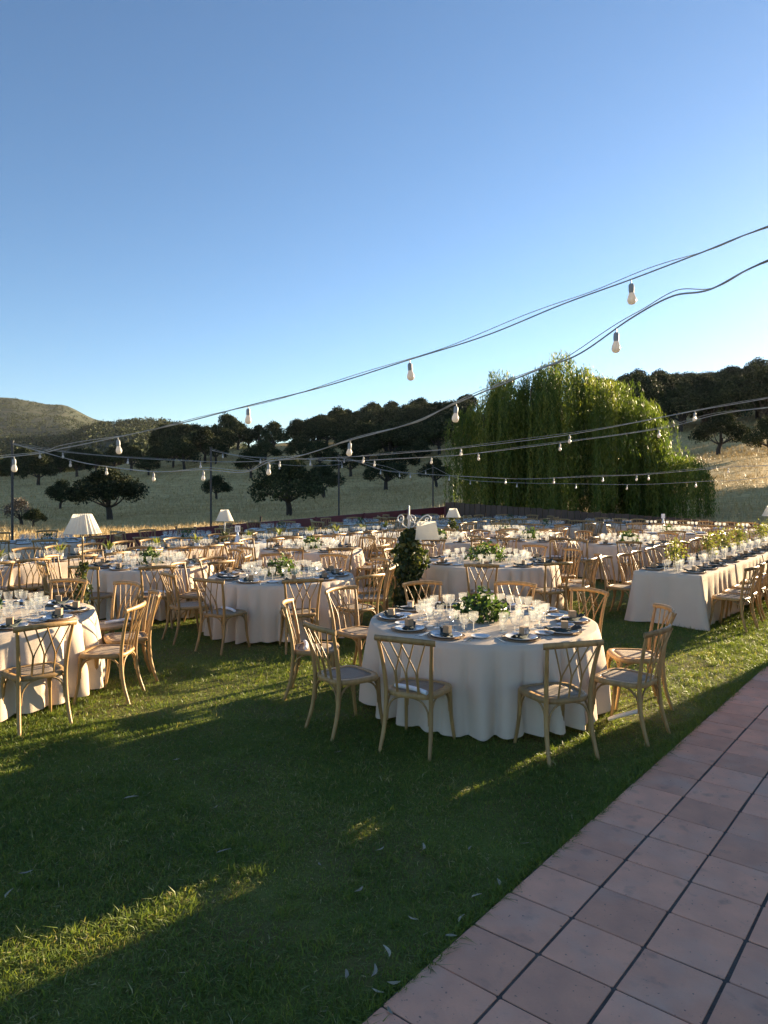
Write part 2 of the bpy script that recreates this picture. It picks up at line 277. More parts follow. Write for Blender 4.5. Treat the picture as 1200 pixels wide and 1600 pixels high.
# ------------------------------------------------------------------ unseen house wing, added to throw shade over terrace and near lawn
def wall_box(b_, a0, a1, c0, c1, z0, z1):
    p = AB((a0 + a1) / 2, (c0 + c1) / 2); b_.box((p.x, p.y, (z0 + z1) / 2), (a1 - a0, c1 - c0, z1 - z0), PI / 2 - TH); return b_
h = ob('added_house', None, loc=(0, 0, 0), **tag('unseen plastered house with clay roof, added to shade the tiled terrace', 'house'))
ob('wall', wall_box(MB(), 9.5, 16, -4.2, .745, 0, 3.25).mesh('wall', M['plaster']), h)
def roof(a0, a1, c0, c1, z, hh):
    P = [AB(a0, c0), AB(a1, c0), AB(a1, c1), AB(a0, c1)]; mid = [AB(a0 + .8, (c0 + c1) / 2), AB(a1 - .8, (c0 + c1) / 2)]
    V = [(p.x, p.y, z) for p in P] + [(p.x, p.y, z + hh) for p in mid] + [(p.x, p.y, z - .12) for p in P]
    return MB().add(V, [(0, 1, 5, 4), (1, 2, 5), (2, 3, 4, 5), (3, 0, 4), (6, 7, 1, 0), (7, 8, 2, 1), (8, 9, 3, 2), (9, 6, 0, 3), (9, 8, 7, 6)], False)
ob('roof', roof(9.3, 16.003, -4.4, .748, 3.372, .3).mesh('roof', M['roof']), h)
for a_ in (11, 15):
    p = AB(a_, .75); wn = ob('window', MB().box((0, 0, 0), (1.0, .06, 1.2)).mesh('window_frame', M['board']), h, (p.x, p.y, 1.7), PI / 2 - TH)
    for s in (-.24, .24): ob('pane', MB().box((s, .02, 0), (.42, .06, 1.04)).mesh('pane', M['pane']), wn)
p = AB(13, .75); dr = ob('door', MB().box((0, 0, 0), (1.0, .08, 2.1)).mesh('door', M['board']), h, (p.x, p.y, 1.07), PI / 2 - TH); ob('handle', MB().box((.38, .06, 0), (.03, .06, .14)).mesh('handle', M['brass']), dr)

# ------------------------------------------------------------------ tables: (x, y, radius, first chair bearing, description, detail)
def abx(a, b): p = AB(a, b); return p.x, p.y
ROUND = [
 (.93, 6.8, 1.06, None, 'round table beside the tiled terrace', 2),
 (-3.95, 7.0, 1.05, [-45, -9, 20, 51, 86, 122, 158, -166, -128, -88], 'round table next to the pleated-shade lamp', 2),
 (-1.44, 10.1, 1.01, [-114, -74, -36, -4, 30, 66, 104, 140, 172, -150], 'round table between ivy column and pleated-shade lamp', 2),
 (1.72, 12.0, 1.16, [-100, -60, -34, -10, 16, 50, 84, 122, 160, -150], 'round table with the largest leafy centrepiece', 2),
 (-3.75, 11.5, .98, [-70, -30, 4, 40, 76, 112, 148, 184, -140, -106], 'round table behind the pleated-shade lamp', 2),
 (-1.44, 14.2, 1.0, [-98, -62, -26, 10, 46, 82, 118, 154, 190, -134], 'round table before the table with number card', 1),
 (5.35, 15.7, 1.05, [-108, -72, -36, 0, 36, 72, 108, 144, 180, -144], 'round table by the head of the terrace-side row', 1),
 (1.25, 16.4, 1.05, [-98, -62, -26, 10, 46, 82, 118, 154, 190, -134], 'round table behind the ivy column', 1)]
FAR = [abx(19.4, 6.2), abx(16.7, 9.6), abx(19.9, 10.0), abx(10.1, 14.3), abx(7.6, 16.0), abx(13.7, 15.0), abx(17.1, 15.0), abx(20.5, 15.0), abx(22.0, 12.4), (3.4, 16.6)]
for k, (x, y) in enumerate(FAR): ROUND.append((x, y, 1.0, [36 * i + 11 * k for i in range(10)], 'shaded round table towards the far fences', 0))
ROUND[-1] = (*ROUND[-1][:4], 'round table between two leafy centrepiece tables', 1)
# long tables: centre in lawn frame, along a (0) or b (1)
LONG = []
for k in range(4): LONG.append((11.5 + 1.9 * k, 3.42, 0, 'long terrace-side table with yellow-green sprigs', 2))
for k in range(3): LONG.append((4.5 + 1.9 * k, 12.05, 0, 'long ferny table behind the pleated-shade lamp', 1))
for k in range(3): LONG.append((10.75 + 1.9 * k, 12.3, 0, 'long table with the number card', 1))
for k in range(2): LONG.append((18.3 + 1.9 * k, 12.6, 0, 'long table near the fence corner', 0))
for k in range(3): LONG.append((22.0, 8.9 - 1.95 * k, 1, 'long table along the brown board fence', 0))
TZ = .75
def round_cloth(Rr, seed):
    r = random.Random(seed); na, nr_ = 280, 13; V = [(0, 0, TZ)]; ph = [r.uniform(0, 6.28) for _ in range(6)]
    for i in range(1, 4): V += [(Rr * i / 3 * .985 * math.cos(2 * PI * k / na), Rr * i / 3 * .985 * math.sin(2 * PI * k / na), TZ) for k in range(na)]
    for j in range(nr_ + 1):
        t = j / nr_
        for k in range(na):
            a = 2 * PI * k / na; phi = 14 * a + ph[0] + 1.5 * math.sin(3 * a + ph[1]) + .9 * math.sin(5 * a + ph[2]); amp = .7 + .3 * math.sin(4 * a + ph[3]) + .25 * math.sin(9 * a + ph[4])
            pl = abs(math.sin(phi)) ** .75; pl2 = .5 + .5 * math.sin(3.0 * phi + ph[5])
            fold = (pl - .62) * amp + .10 * (pl2 - .5); sway = .02 * math.sin(2 * PI * t * .6 + phi)
            rad = Rr * (1 if j else .997) + .006 * min(1, t * 8) + .05 * t + fold * .19 * min(1, t * 1.5) ** .85; a += sway * t * .6
            z = TZ - .004 - (TZ - .035) * t + .014 * t * math.sin(4 * a + ph[5]) + .02 * t * (.4 - fold)
            V.append((rad * math.cos(a), rad * math.sin(a), z))
    Fc = [(0, 1 + k, 1 + (k + 1) % na) for k in range(na)]
    rows = 3 + nr_ + 1
    for i in range(rows - 1):
        s = 1 + i * na
        Fc += [(s + k, s + na + k, s + na + (k + 1) % na, s + (k + 1) % na) for k in range(na)]
    b_ = MB().add(V, Fc, True); return b_.mesh('round_tablecloth', M['linen'])
def rect_cloth(lx, ly, seed, mt):
    r = random.Random(seed); na, nr_ = 200, 12; ph = [r.uniform(0, 6.28) for _ in range(5)]; per = []; rad = .02
    hx, hy = lx / 2 - rad, ly / 2 - rad; segs = [(-hx, -hy - rad, hx, -hy - rad), (hx + rad, -hy, hx + rad, hy), (hx, hy + rad, -hx, hy + rad), (-hx - rad, hy, -hx - rad, -hy)]
    tot = 4 * (hx + hy)
    for q, (x0, y0, x1, y1) in enumerate(segs):
        n = 90 if q % 2 == 0 else 48
        for k in range(n):
            t = k / (n - 1); per.append((x0 + (x1 - x0) * t, y0 + (y1 - y0) * t, q, t))
    na = len(per); V = [(0, 0, TZ)]
    for sc_ in (.5, .99): V += [(p[0] * sc_, p[1] * sc_, TZ) for p in per]
    for j in range(nr_ + 1):
        t = j / nr_
        for k, (x, y, q, s) in enumerate(per):
            n = ((0, -1), (1, 0), (0, 1), (-1, 0))[q]; e = min(s, 1 - s) * (lx if q % 2 == 0 else ly)
            cn = math.exp(-(e / .12) ** 2); arc = (q * 3.1 + s * (lx if q % 2 == 0 else ly))
            f = (abs(math.sin(arc * 9 + ph[0] + 1.3 * math.sin(arc * 3 + ph[1]))) ** .75 - .62) * (1.3 + .6 * math.sin(arc * 4 + ph[2]))
            out = .008 + .03 * t + (.055 * max(f, -.4) * t ** .75) +   .075 * cn * t ** 1.3
            dirx, diry = n; cx_, cy_ = (1 if x > 0 else -1), (1 if y > 0 else -1)
            dx = dirx * out + (cx_ * .75 * out * cn if q % 2 == 0 else 0); dy = diry * out + (cy_ * .75 * out * cn if q % 2 == 1 else 0)
            V.append((x + dx, y + dy, TZ - .004 - (TZ - .02) * t + (.01 * math.sin(arc * 5 + ph[3])) * t))
    Fc = [(0, 1 + k, 1 + (k + 1) % na) for k in range(na)]
    for i in range(2 + nr_):
        s = 1 + i * na; Fc += [(s + k, s + na + k, s + na + (k + 1) % na, s + (k + 1) % na) for k in range(na)]
    return MB().add(V, Fc, True).mesh('rectangular_tablecloth', mt)
TBOX = MB().lathe([(0, .74), (.97, .74), (.97, .712), (0, .712)], 40).mesh('tabletop', M['board']); LEG = MB().tube([(0, 0, 0), (0, 0, .713)], .022, 8).mesh('leg', M['dark_metal'])
RBOX = MB().box((0, 0, .725), (1.78, .86, .028)).mesh('tabletop', M['board'])
# ---- chair parts (front towards +y)
def chair_parts():
    P = []
    for s in (-1, 1):
        pts = smooth_path([(.205 * s, -.275, 0), (.192 * s, -.215, .2), (.186 * s, -.195, .44), (.198 * s, -.222, .66), (.222 * s, -.272, .875)], 4)
        P.append(('leg', MB().tube(pts, [.0145 + .004 * math.sin(PI * min(1, i / len(pts) * 1.2)) for i in range(len(pts))], 8), 'wood'))
    for s in (-1, 1):
        pts = smooth_path([(.212 * s, .235, 0), (.196 * s, .200, .2), (.19 * s, .185, .44)], 4)
        P.append(('leg', MB().tube(pts, [.0135 + .006 * i / len(pts) for i in range(len(pts))], 8), 'wood'))
    n = 28; ring = []
    for k in range(n):
        a = 2 * PI * k / n; c, s = math.cos(a), math.sin(a); e = .55
        x = math.copysign(abs(c) ** e, c); y = math.copysign(abs(s) ** e, s)
        ring.append((x * (.222 + .022 * y), y * .215 + .0))
    sf = MB(); V = []
    for (k_, z) in ((1.0, .425), (1.03, .443), (1.0, .462), (.80, .465), (.79, .448)): V += [(x * k_, y * k_, z) for x, y in ring]
    sf.add(V, [(i * n + k, i * n + (k + 1) % n, (i + 1) * n + (k + 1) % n, (i + 1) * n + k) for i in range(4) for k in range(n)], True)
    P.append(('seat_frame', sf, 'wood'))
    cs = MB(); V = [(0, 0, .456)] + [(x * .5, y * .5, .457) for x, y in ring] + [(x * .805, y * .805, .4595) for x, y in ring] + [(x * .805, y * .805, .43) for x, y in ring]
    cs.add(V, [(0, 1 + k, 1 + (k + 1) % n) for k in range(n)] + [(1 + i * n + k, 1 + (i + 1) * n + k, 1 + (i + 1) * n + (k + 1) % n, 1 + i * n + (k + 1) % n) for i in range(2) for k in range(n)], True)
    P.append(('cane_seat', cs, 'cane'))
    pts = smooth_path([(-.248, -.262, .872), (-.13, -.305, .882), (0, -.32, .886), (.13, -.305, .882), (.248, -.262, .872)], 4); tr_ = MB(); V = []; m_ = len(pts)
    for i, p in enumerate(pts):
        t = (pts[min(i + 1, m_ - 1)] - pts[max(i - 1, 0)]).normalized(); nn = Vector((t.y, -t.x, 0)).normalized()
        for (u, z) in ((-.011, -.02), (.006, -.024), (.013, -.008), (.013, .012), (.004, .022), (-.009, .018), (-.013, 0)): V.append(p + nn * u + Vector((0, 0, z)))
    tr_.add(V, [(i * 7 + k, i * 7 + (k + 1) % 7, (i + 1) * 7 + (k + 1) % 7, (i + 1) * 7 + k) for i in range(m_ - 1) for k in range(7)], True); tr_.add(V[:7], [tuple(range(7))[::-1]], False); tr_.add(V[-7:], [tuple(range(7))], False)
    P.append(('top_rail', tr_, 'wood'))
    def yb(x, z): return -.2 - .105 * max(0, (z - .46) / .41) ** 1.25 - (.02 * (1 - (x / .22) ** 2) * max(0, (z - .46) / .41))
    for k, xs in enumerate((-.088, 0, .088)):
        b_ = MB()
        for s in (-1, 1):
            xt = xs + s * .098
            xy = [(xs + s * .004, .452), (xs + s * .004, .56), (xs + s * .007, .635), (xs + s * .03, .70), (xs + s * .065, .79), (xt, .872)]
            b_.tube(smooth_path([(x, yb(x, z) + (.003 * s), z) for x, z in xy], 3), .0062, 6)
        P.append(('back_rod', b_, 'wood'))
    def arch(p0, p1):
        p0, p1 = Vector(p0), Vector(p1); e = (p1 - p0); pts = [p0 + e * .035 - Vector((0, 0, .0)), p0 + e * .06 + Vector((0, 0, .10)), p0 + e * .17 + Vector((0, 0, .165)), p0 + e * .34 + Vector((0, 0, .192)), p0 + e * .5 + Vector((0, 0, .196)), p0 + e * .66 + Vector((0, 0, .192)), p0 + e * .83 + Vector((0, 0, .165)), p0 + e * .94 + Vector((0, 0, .10)), p0 + e * .965]
        return MB().tube(smooth_path(pts, 2), .0085, 6)
    z = .235; rl, rr_, fl, fr = (-.186, -.205, z), (.186, -.205, z), (-.196, .196, z), (.196, .196, z)
    for p0, p1 in ((rl, rr_), (fl, fr), (rl, fl), (rr_, fr)): P.append(('brace', arch(p0, p1), 'wood'))
    return P
CP = chair_parts(); CHAIR = [(n, b_.mesh('chair_' + n, M[k])) for n, b_, k in CP]
big = MB()
for n, b_, k in CP:
    if k == 'wood': big.add(b_.v, b_.f)
CHAIR1 = big.mesh('whole_chair', M['wood'])
nv = len(big.v); CHAIR1.materials.append(M['cane']); cs = [b_ for n, b_, k in CP if n == 'cane_seat'][0]
big2 = MB(); big2.add(big.v, big.f); big2.add(cs.v, cs.f); CHAIR1 = big2.mesh('whole_chair', M['wood']); CHAIR1.materials.append(M['cane'])
mi = [0] * len(big.f) + [1] * len(cs.f); CHAIR1.polygons.foreach_set('material_index', mi)
def rolled():
    return MB().tube(smooth_path([(-.15, 0, 0), (-.05, .006, .004), (.06, .004, .004), (.16, -.01, -.002)], 3), .017, 10).mesh('rolled_paper', M['paper'])
ROLL = rolled()
def chair(x, y, face, desc, detail, group, lab=None, roll=False):
    """x, y: middle of the seat; face: heading of the sitter (radians, 0 = +x)"""
    rz = face - PI / 2; t = tag(lab or (('wooden chair with a paper roll, ' if roll else 'pale wooden lattice-back chair at the ') + desc), 'chair', group + (' holding paper rolls' if roll else ''))
    if detail:
        c = ob('wooden_chair', None, None, (x, y, 0), rz, **t)
        for n, me in CHAIR: ob(n, me, c)
    else: c = ob('wooden_chair', CHAIR1, None, (x, y, 0), rz, **t)
    if roll:
        a, off = roll; q = Matrix.Rotation(rz, 3, 'Z') @ Vector(off)
        ob('rolled_paper', ROLL, None, (x + q.x, y + q.y, .481), rz + a, **tag('white rolled paper on a chair, ' + desc, 'paper roll', 'rolled papers left on chair seats'))
    return c
# ---- tableware meshes
WINE = MB().lathe([(.001, .002), (.034, .002), (.033, .005), (.006, .010), (.0045, .03), (.0045, .075), (.010, .085), (.028, .098), (.038, .118), (.042, .150), (.0435, .172)], 14, smooth=False).mesh('wine_glass', M['glass'])
WATER = MB().lathe([(.001, .002), (.034, .002), (.033, .005), (.007, .010), (.0055, .025), (.0055, .058), (.014, .068), (.034, .082), (.043, .108), (.046, .140), (.0465, .155)], 14, smooth=False).mesh('water_goblet', M['glass'])
TUMB = MB().lathe([(.001, .004), (.026, .002), (.030, .010), (.034, .055), (.0365, .095)], 14, smooth=False).mesh('tumbler', M['glass'])
CHG = MB().lathe([(0, .004), (.10, .003), (.125, .004), (.158, .013), (.163, .016), (.158, .008), (.12, 0), (0, 0)], 32).mesh('charger', M['charger'])
PLT = MB().lathe([(0, .006), (.085, .006), (.10, .009), (.132, .020), (.134, .022), (.131, .017), (.10, .004), (.07, 0), (0, 0)], 32).mesh('plate', M['ceramic'])
BRD = MB().lathe([(0, .005), (.05, .005), (.06, .008), (.080, .017), (.081, .018), (.078, .014), (.055, 0), (0, 0)], 24).mesh('bread_plate', M['ceramic'])
def napkin_mesh(seed):
    r = random.Random(seed); V = []; nx, ny = 18, 7
    for i in range(nx):
        u = -.15 + .30 * i / (nx - 1); rise = .004 + .022 * max(0, abs(u) - .085) / .065 if abs(u) > .085 else .004
        for j in range(ny):
            v = -.042 + .084 * j / (ny - 1); V.append((u + .012 * math.sin(v * 40 + seed), v * (1 - .2 * math.sin(i * .35 + seed)), rise + .012 + .007 * math.sin(v * 120 + i * .5) + .004 * r.random()))
    top = [(i * ny + j, (i + 1) * ny + j, (i + 1) * ny + j + 1, i * ny + j + 1) for i in range(nx - 1) for j in range(ny - 1)]
    b_ = MB().add(V, top, True); W = [(x, y, z - .009) for x, y, z in V]; b_.add(W, [q[::-1] for q in top], True)
    n = len(V); edge = [i * ny for i in range(nx)] + [(nx - 1) * ny + j for j in range(1, ny)] + [i * ny + ny - 1 for i in range(nx - 2, -1, -1)] + [j for j in range(ny - 2, 0, -1)]
    b_.add(V + W, [(edge[k], edge[k] + n, edge[(k + 1) % len(edge)] + n, edge[(k + 1) % len(edge)]) for k in range(len(edge))], True)
    return b_.mesh('napkin', M['napkin'])
NAP = [napkin_mesh(s) for s in (1, 2, 3)]
BOX = MB().box((0, 0, .029), (.056, .056, .058)).mesh('gift_box', M['kraft']); BLBL = MB().box((0, -.0285, .029), (.050, .0012, .050)).mesh('printed_label', M['print'])
LID = MB().box((0, 0, .0585), (.0575, .0575, .004)).mesh('box_lid', M['kraft'])
FORK = MB().box((0, -.03, .002), (.008, .13, .003)).box((0, .04, .002), (.018, .03, .003))
for q in (-1, 0, 1): FORK.box((q * .007, .075, .003), (.0032, .042, .002))
FORK = FORK.mesh('fork', M['steel']); KNIFE = MB().box((0, -.04, .002), (.012, .10, .005)).add([(-.007, .01, .001), (.007, .01, .001), (.008, .09, .001), (-.004, .12, .001), (-.007, .01, .003), (.007, .01, .003), (.008, .09, .003), (-.004, .12, .003)], [(3, 2, 1, 0), (4, 5, 6, 7), (0, 1, 5, 4), (1, 2, 6, 5), (2, 3, 7, 6), (3, 0, 4, 7)], False).mesh('knife', M['steel'])
glass_n = 0; far_glass = MB()
def put_glass(me, x, y, desc, prof):
    global glass_n
    if glass_n < 300 and prof:
        nm, lb = {'wine_glass': ('wine_glass', 'clear stemmed wine glass on the '), 'water_goblet': ('water_goblet', 'clear wide-bowled goblet on the '), 'tumbler': ('tumbler', 'small clear tumbler on the ')}[me.name.split('.')[0]]
        ob(nm, me, None, (x, y, TZ + .001), random.uniform(0, 6), **tag(lb + desc, 'glass', nm.replace('_', ' ') + 's on the ' + desc)); glass_n += 1
    else:
        r = .042; far_glass.lathe([(.03, .002), (.006, .01), (.005, .07), (.03, .095), (r, .125), (r, .165)] if me is not TUMB else [(.028, .002), (.036, .095)], 8, (x, y, TZ + .001), False)
def setting(cx, cy, ang, rad, desc, det, flat=None):
    """ang: direction from the table middle out to the sitter; rad: distance of the plate from the middle"""
    o = Vector((math.cos(ang), math.sin(ang))); s = Vector((-o.y, o.x)); P = lambda r, l: (cx + o.x * r + s.x * l, cy + o.y * r + s.y * l)
    rz = ang + PI / 2; z = TZ + .0008; px, py = P(rad, random.uniform(-.02, .02)); g = ' on the ' + desc
    ob('charger_plate', CHG, None, (px, py, z), random.uniform(0, 6), **tag('woven brown charger plate' + g, 'charger plate', 'charger plates' + g))
    ob('dinner_plate', PLT, None, (px + .004, py, z + .0045), 0, **tag('white dinner plate' + g, 'plate', 'dinner plates' + g))
    if det >= 1:
        ob('napkin', random.choice(NAP), None, (px, py, z + .0125), rz + random.uniform(.5, 1.2) * random.choice((-1, 1)), **tag('dark green folded napkin' + g, 'napkin', 'napkins' + g))
        bx = ob('gift_box', BOX, None, (px + random.uniform(-.03, .03), py + random.uniform(-.03, .03), z + .036), random.uniform(0, 6.28), **tag('small brown card box' + g, 'box', 'card boxes' + g))
        ob('lid', LID, bx)
        if random.random() < .6: ob('printed_label', BLBL, bx)
    if det >= 2:
        for me, l, nm in ((FORK, -.205, 'fork'), (FORK, -.235, 'fork'), (KNIFE, .20, 'knife')):
            q = P(rad, -l); ob(nm, me, None, (q[0], q[1], z), rz + PI + random.uniform(-.06, .06), **tag('polished steel ' + nm + g, 'cutlery', nm + 's' + g))
        q = P(rad - .12, .27); ob('bread_plate', BRD, None, (q[0], q[1], z), 0, **tag('small white bread plate' + g, 'plate', 'bread plates' + g))
    for me, r, l in ((WINE, rad - .27, -.05), (WATER, rad - .26, .06), (WINE, rad - .33, .135), (TUMB, rad - .36, .0)) if flat is None else ((WINE, flat, -.09), (WATER, flat + .01, .03), (WINE, flat - .02, .13)):
        q = P(r + random.uniform(-.012, .012), l + random.uniform(-.012, .012)); put_glass(me, q[0], q[1], desc, det)
def leafy(name, cx, cy, z0, rx, rz_, n, size, mt, label, cat, group=None, aspect=.45, stems=True, lop=1.0):
    e = ob(name, None, None, (cx, cy, z0), random.uniform(0, 6), **tag(label, cat, group))
    C = rng.normal(size=(n, 3)); C /= np.linalg.norm(C, axis=1)[:, None]; r_ = rng.uniform(.25, 1, n) ** .5; lump = 1 + .22 * np.sin(C[:, 0] * 5 + cx) * np.cos(C[:, 1] * 6 + cy)
    C = C * (r_ * lump)[:, None] * np.array([rx, rx * lop, rz_]); C[:, 2] = np.abs(C[:, 2]) + .02
    ob('foliage', quads_mesh('foliage', leaf_quads(C, size, aspect), M[mt], rng.uniform(0, 1, n) ** 1.3), e)
    if stems:
        b_ = MB()
        for k in range(9):
            a = random.uniform(0, 6.28); b_.tube([(0, 0, 0), (math.cos(a) * rx * .4, math.sin(a) * rx * .4 * lop, rz_ * .5), (math.cos(a) * rx * .8, math.sin(a) * rx * .8 * lop, rz_ * .75)], .004, 5)
        ob('stem', b_.mesh('stems', M['bark']), e)
    return e
T1CH = [(-119, 'chair with a bent white paper roll on it, beside the tiled terrace'), (-74, 'chair between the bent-roll chair and the fallen-roll chair'), (-40, 'chair beside a fallen paper roll near the terrace'), (-5, 'chair next beyond the one with the fallen paper roll'), (37, 'chair with its back to the long terrace-side table'), (69, None), (107, None), (142, None), (174, None), (-147, 'chair next to the bent-roll chair, seat in full view')]
T1OFF = [0, 0, .03, .05, 0, 0, 0, .16, .24, .12]
CL = {}
for ti, (cx, cy, Rr, angs, desc, det) in enumerate(ROUND):
    far = det == 0; gname = 'the ' + desc if not far else 'the shaded far round tables'
    t = ob('round_table', None, None, (cx, cy, 0), 0, **tag('folding table under the cloth of the ' + desc, 'table', 'far round tables' if far else None))
    ob('tabletop', TBOX, t, sc=(Rr * .985 / .97, Rr * .985 / .97, 1))
    for k in range(4): ob('leg', LEG, t, (Rr * .5 * math.cos(k * PI / 2 + .7), Rr * .5 * math.sin(k * PI / 2 + .7), 0))
    key = (Rr, ti if det == 2 else ti % 3)
    if key not in CL: CL[key] = round_cloth(Rr, ti * 13 + 5)
    ob('tablecloth', CL[key], None, (cx, cy, 0), random.uniform(0, 6) if far else 0, **tag('pale linen cloth in folds over the ' + desc, 'tablecloth', 'far round tablecloths' if far else None))
    al = T1CH if angs is None else [(a, None) for a in angs]
    for k, (a, lab) in enumerate(al):
        jit = 0 if ti == 0 else 1; a = R(a + jit * random.uniform(-2.5, 2.5)); rad = Rr + .30 + jit * random.uniform(-.05, .07) + (T1OFF[k] if ti == 0 else 0); x, y = cx + rad * math.cos(a), cy + rad * math.sin(a)
        roll = False
        if ti == 0 and k == 0: roll = (-.25, (0, -.15, 0))
        elif ti == 0: roll = (.2, (0, -.1, 0)) if k == 8 else False
        elif det and random.random() < .3: roll = (random.choice((0, 1.4, -.3)), (random.uniform(-.05, .05), random.uniform(-.12, .1), 0))
        if ti == 0 and k == 2: roll = False
        chair(x, y, a + PI + (random.uniform(-.13, .13) if ti else (.05, .03, -.06, .06, .04, -.03, .02, -.05, .08, .05)[k]), desc, det, 'chairs around ' + gname, ('pale wooden lattice-back ' + lab) if lab else None, roll)
        setting(cx, cy, a + random.uniform(-.03, .03), Rr - .215, desc, det)
    if det:
        n_, s_ = {0: (420, .075), 3: (420, .075)}.get(ti, (300, .07)); rx = {0: .25, 3: .34, 2: .26}.get(ti, .2); ob_l = 'bushy green centrepiece on the ' + desc
        leafy('centrepiece', cx, cy, TZ, rx, {0: .27, 3: .30}.get(ti, .24), n_, s_, 'fresh', ob_l, 'centrepiece')
    else: leafy('centrepiece', cx, cy, TZ, .16, .2, 90, .08, 'fresh', 'small foliage centrepiece on a far shaded round table', 'centrepiece', 'centrepieces on the far round tables', stems=False)
FALL = ob('rolled_paper', ROLL, None, (2.02, 6.03, .10), 2.2, **tag('white paper roll fallen against the grass under a chair by the terrace', 'paper roll')); FALL.rotation_euler = (0, .45, 2.35)
RC = [rect_cloth(1.84, .94, 3, M['linen']), rect_cloth(1.84, .94, 9, M['linen']), rect_cloth(1.84, .94, 21, M['cloth_white'])]
def vase_plant(x, y, kind, desc):
    if kind == 'sprig':
        e = ob('vase_of_sprigs', None, None, (x, y, TZ), 0, **tag('glass vase of yellow-green sprigs on the ' + desc, 'vase', 'vases of sprigs on the ' + desc))
        ob('vase', MB().lathe([(.001, .002), (.035, .002), (.04, .05), (.028, .13), (.032, .15)], 12).mesh('vase', M['glass']), e)
        n = 260; C = rng.normal(size=(n, 3)) * np.array([.075, .075, .09]); C[:, 2] += .30
        ob('foliage', quads_mesh('sprig', leaf_quads(C, .05, .5), M['sprig'], rng.uniform(0, 1, n)), e); b_ = MB()
        for k in range(6): b_.tube([(0, 0, .02), (random.uniform(-.05, .05), random.uniform(-.05, .05), .3)], .003, 4)
        ob('stem', b_.mesh('stem', M['bark']), e)
    else:
        e = ob('potted_fern', None, None, (x, y, TZ), 0, **tag('spiky green fern in a pale pot on the ' + desc, 'plant', 'ferns on the ' + desc))
        ob('pot', MB().lathe([(.001, .002), (.045, .002), (.06, .10), (.052, .10), (.05, .085), (0, .085)], 14).mesh('pot', M['ceramic']), e); C = []
        for k in range(24):
            a = random.uniform(0, 6.28); l = random.uniform(.16, .28); el = random.uniform(.5, 1.35); d = np.array([math.cos(a) * math.cos(el), math.sin(a) * math.cos(el), math.sin(el)]); s = np.array([-math.sin(a), math.cos(a), 0]) * .014
            p0 = np.array([0, 0, .09]); pm = p0 + d * l * .55; p1 = p0 + d * l + np.array([0, 0, -.04]); C.append(np.stack([p0, pm + s, p1, pm - s]))
        ob('foliage', quads_mesh('fern', np.array(C), M['sprig'], rng.uniform(0, .7, 24)), e)
for li, (a, b, perp, desc, det) in enumerate(LONG):
    p = AB(a, b); rz = PI / 2 - TH + (PI / 2 if perp else 0); far = det == 0; ux = Vector((math.cos(rz), math.sin(rz))); uy = Vector((-ux.y, ux.x))
    g = 'tables joined end to end as the ' + desc
    t = ob('rectangular_table', None, None, (p.x, p.y, 0), rz, **tag('folding table under the cloth of the ' + desc, 'table', g)); ob('tabletop', RBOX, t)
    for sx in (-.8, .8):
        for sy in (-.36, .36): ob('leg', LEG, t, (sx, sy, 0))
    ob('tablecloth', RC[li % 2] if li < 7 else RC[2] if li < 10 else RC[li % 2], None, (p.x, p.y, 0), rz, **tag('floor-length cloth with spread corners at the free end of the terrace-side row' if li == 0 else 'floor-length cloth over the ' + desc, 'tablecloth', None if li == 0 else 'cloths over the ' + desc))
    for k in (-.6, 0, .6):
        for s in (-1, 1):
            c = p + ux * (k + random.uniform(-.03, .03)) + uy * s * (.47 + .27 + random.uniform(-.04, .07)); f = math.atan2(-uy.y * s, -uy.x * s)
            chair(c.x, c.y, f + random.uniform(-.15, .15), desc, det, 'chairs along the ' + desc, None, (random.choice((0, 1.5)), (.0, -.03, 0)) if det and random.random() < .35 else False)
            q = p + ux * k; setting(q.x, q.y, math.atan2(uy.y * s, uy.x * s), .30, desc, min(det, 1), .09)
    if det:
        for k in ((-.5,) if li < 4 and li % 2 == 0 else (-.62, .3) if li < 4 else (-.45, .45)): q = p + ux * k; vase_plant(q.x, q.y, 'sprig' if li < 4 else 'fern', desc)
# number cards on cone holders
def card(x, y, text, desc):
    e = ob('number_card', None, None, (x, y, TZ), 0, **tag('white number card on a tapered holder, ' + desc, 'table sign'))
    ob('holder', MB().lathe([(.001, .002), (.075, .002), (.06, .05), (.03, .17), (.014, .24)], 14).mesh('holder', M['cone']), e); c = ob('card', MB().box((0, 0, .31), (.11, .006, .14)).mesh('card', M['paper']), e)
    if text:
        cu = bpy.data.curves.new('number', 'FONT'); cu.body = text; cu.size = .09; cu.align_x = 'CENTER'; cu.align_y = 'CENTER'; cu.extrude = .0008; cu.materials.append(M['ink'])
        tmp = bpy.data.objects.new('tmp', cu); t = ob('number', bpy.data.meshes.new_from_object(tmp), c, (0, -.0045, .31)); t.rotation_euler = (PI / 2, 0, 0); bpy.data.objects.remove(tmp)
p = AB(10.02, 12.35); card(p.x, p.y, '15', 'end of the long table with the number card')
p = AB(22, 7.2); card(p.x, p.y, None, 'long table along the brown board fence')
fg = far_glass.mesh('far_glassware', M['glass']); ob('glassware_on_distant_tables', fg, kind='stuff', label='many clear glasses on the more distant tables', category='glassware')

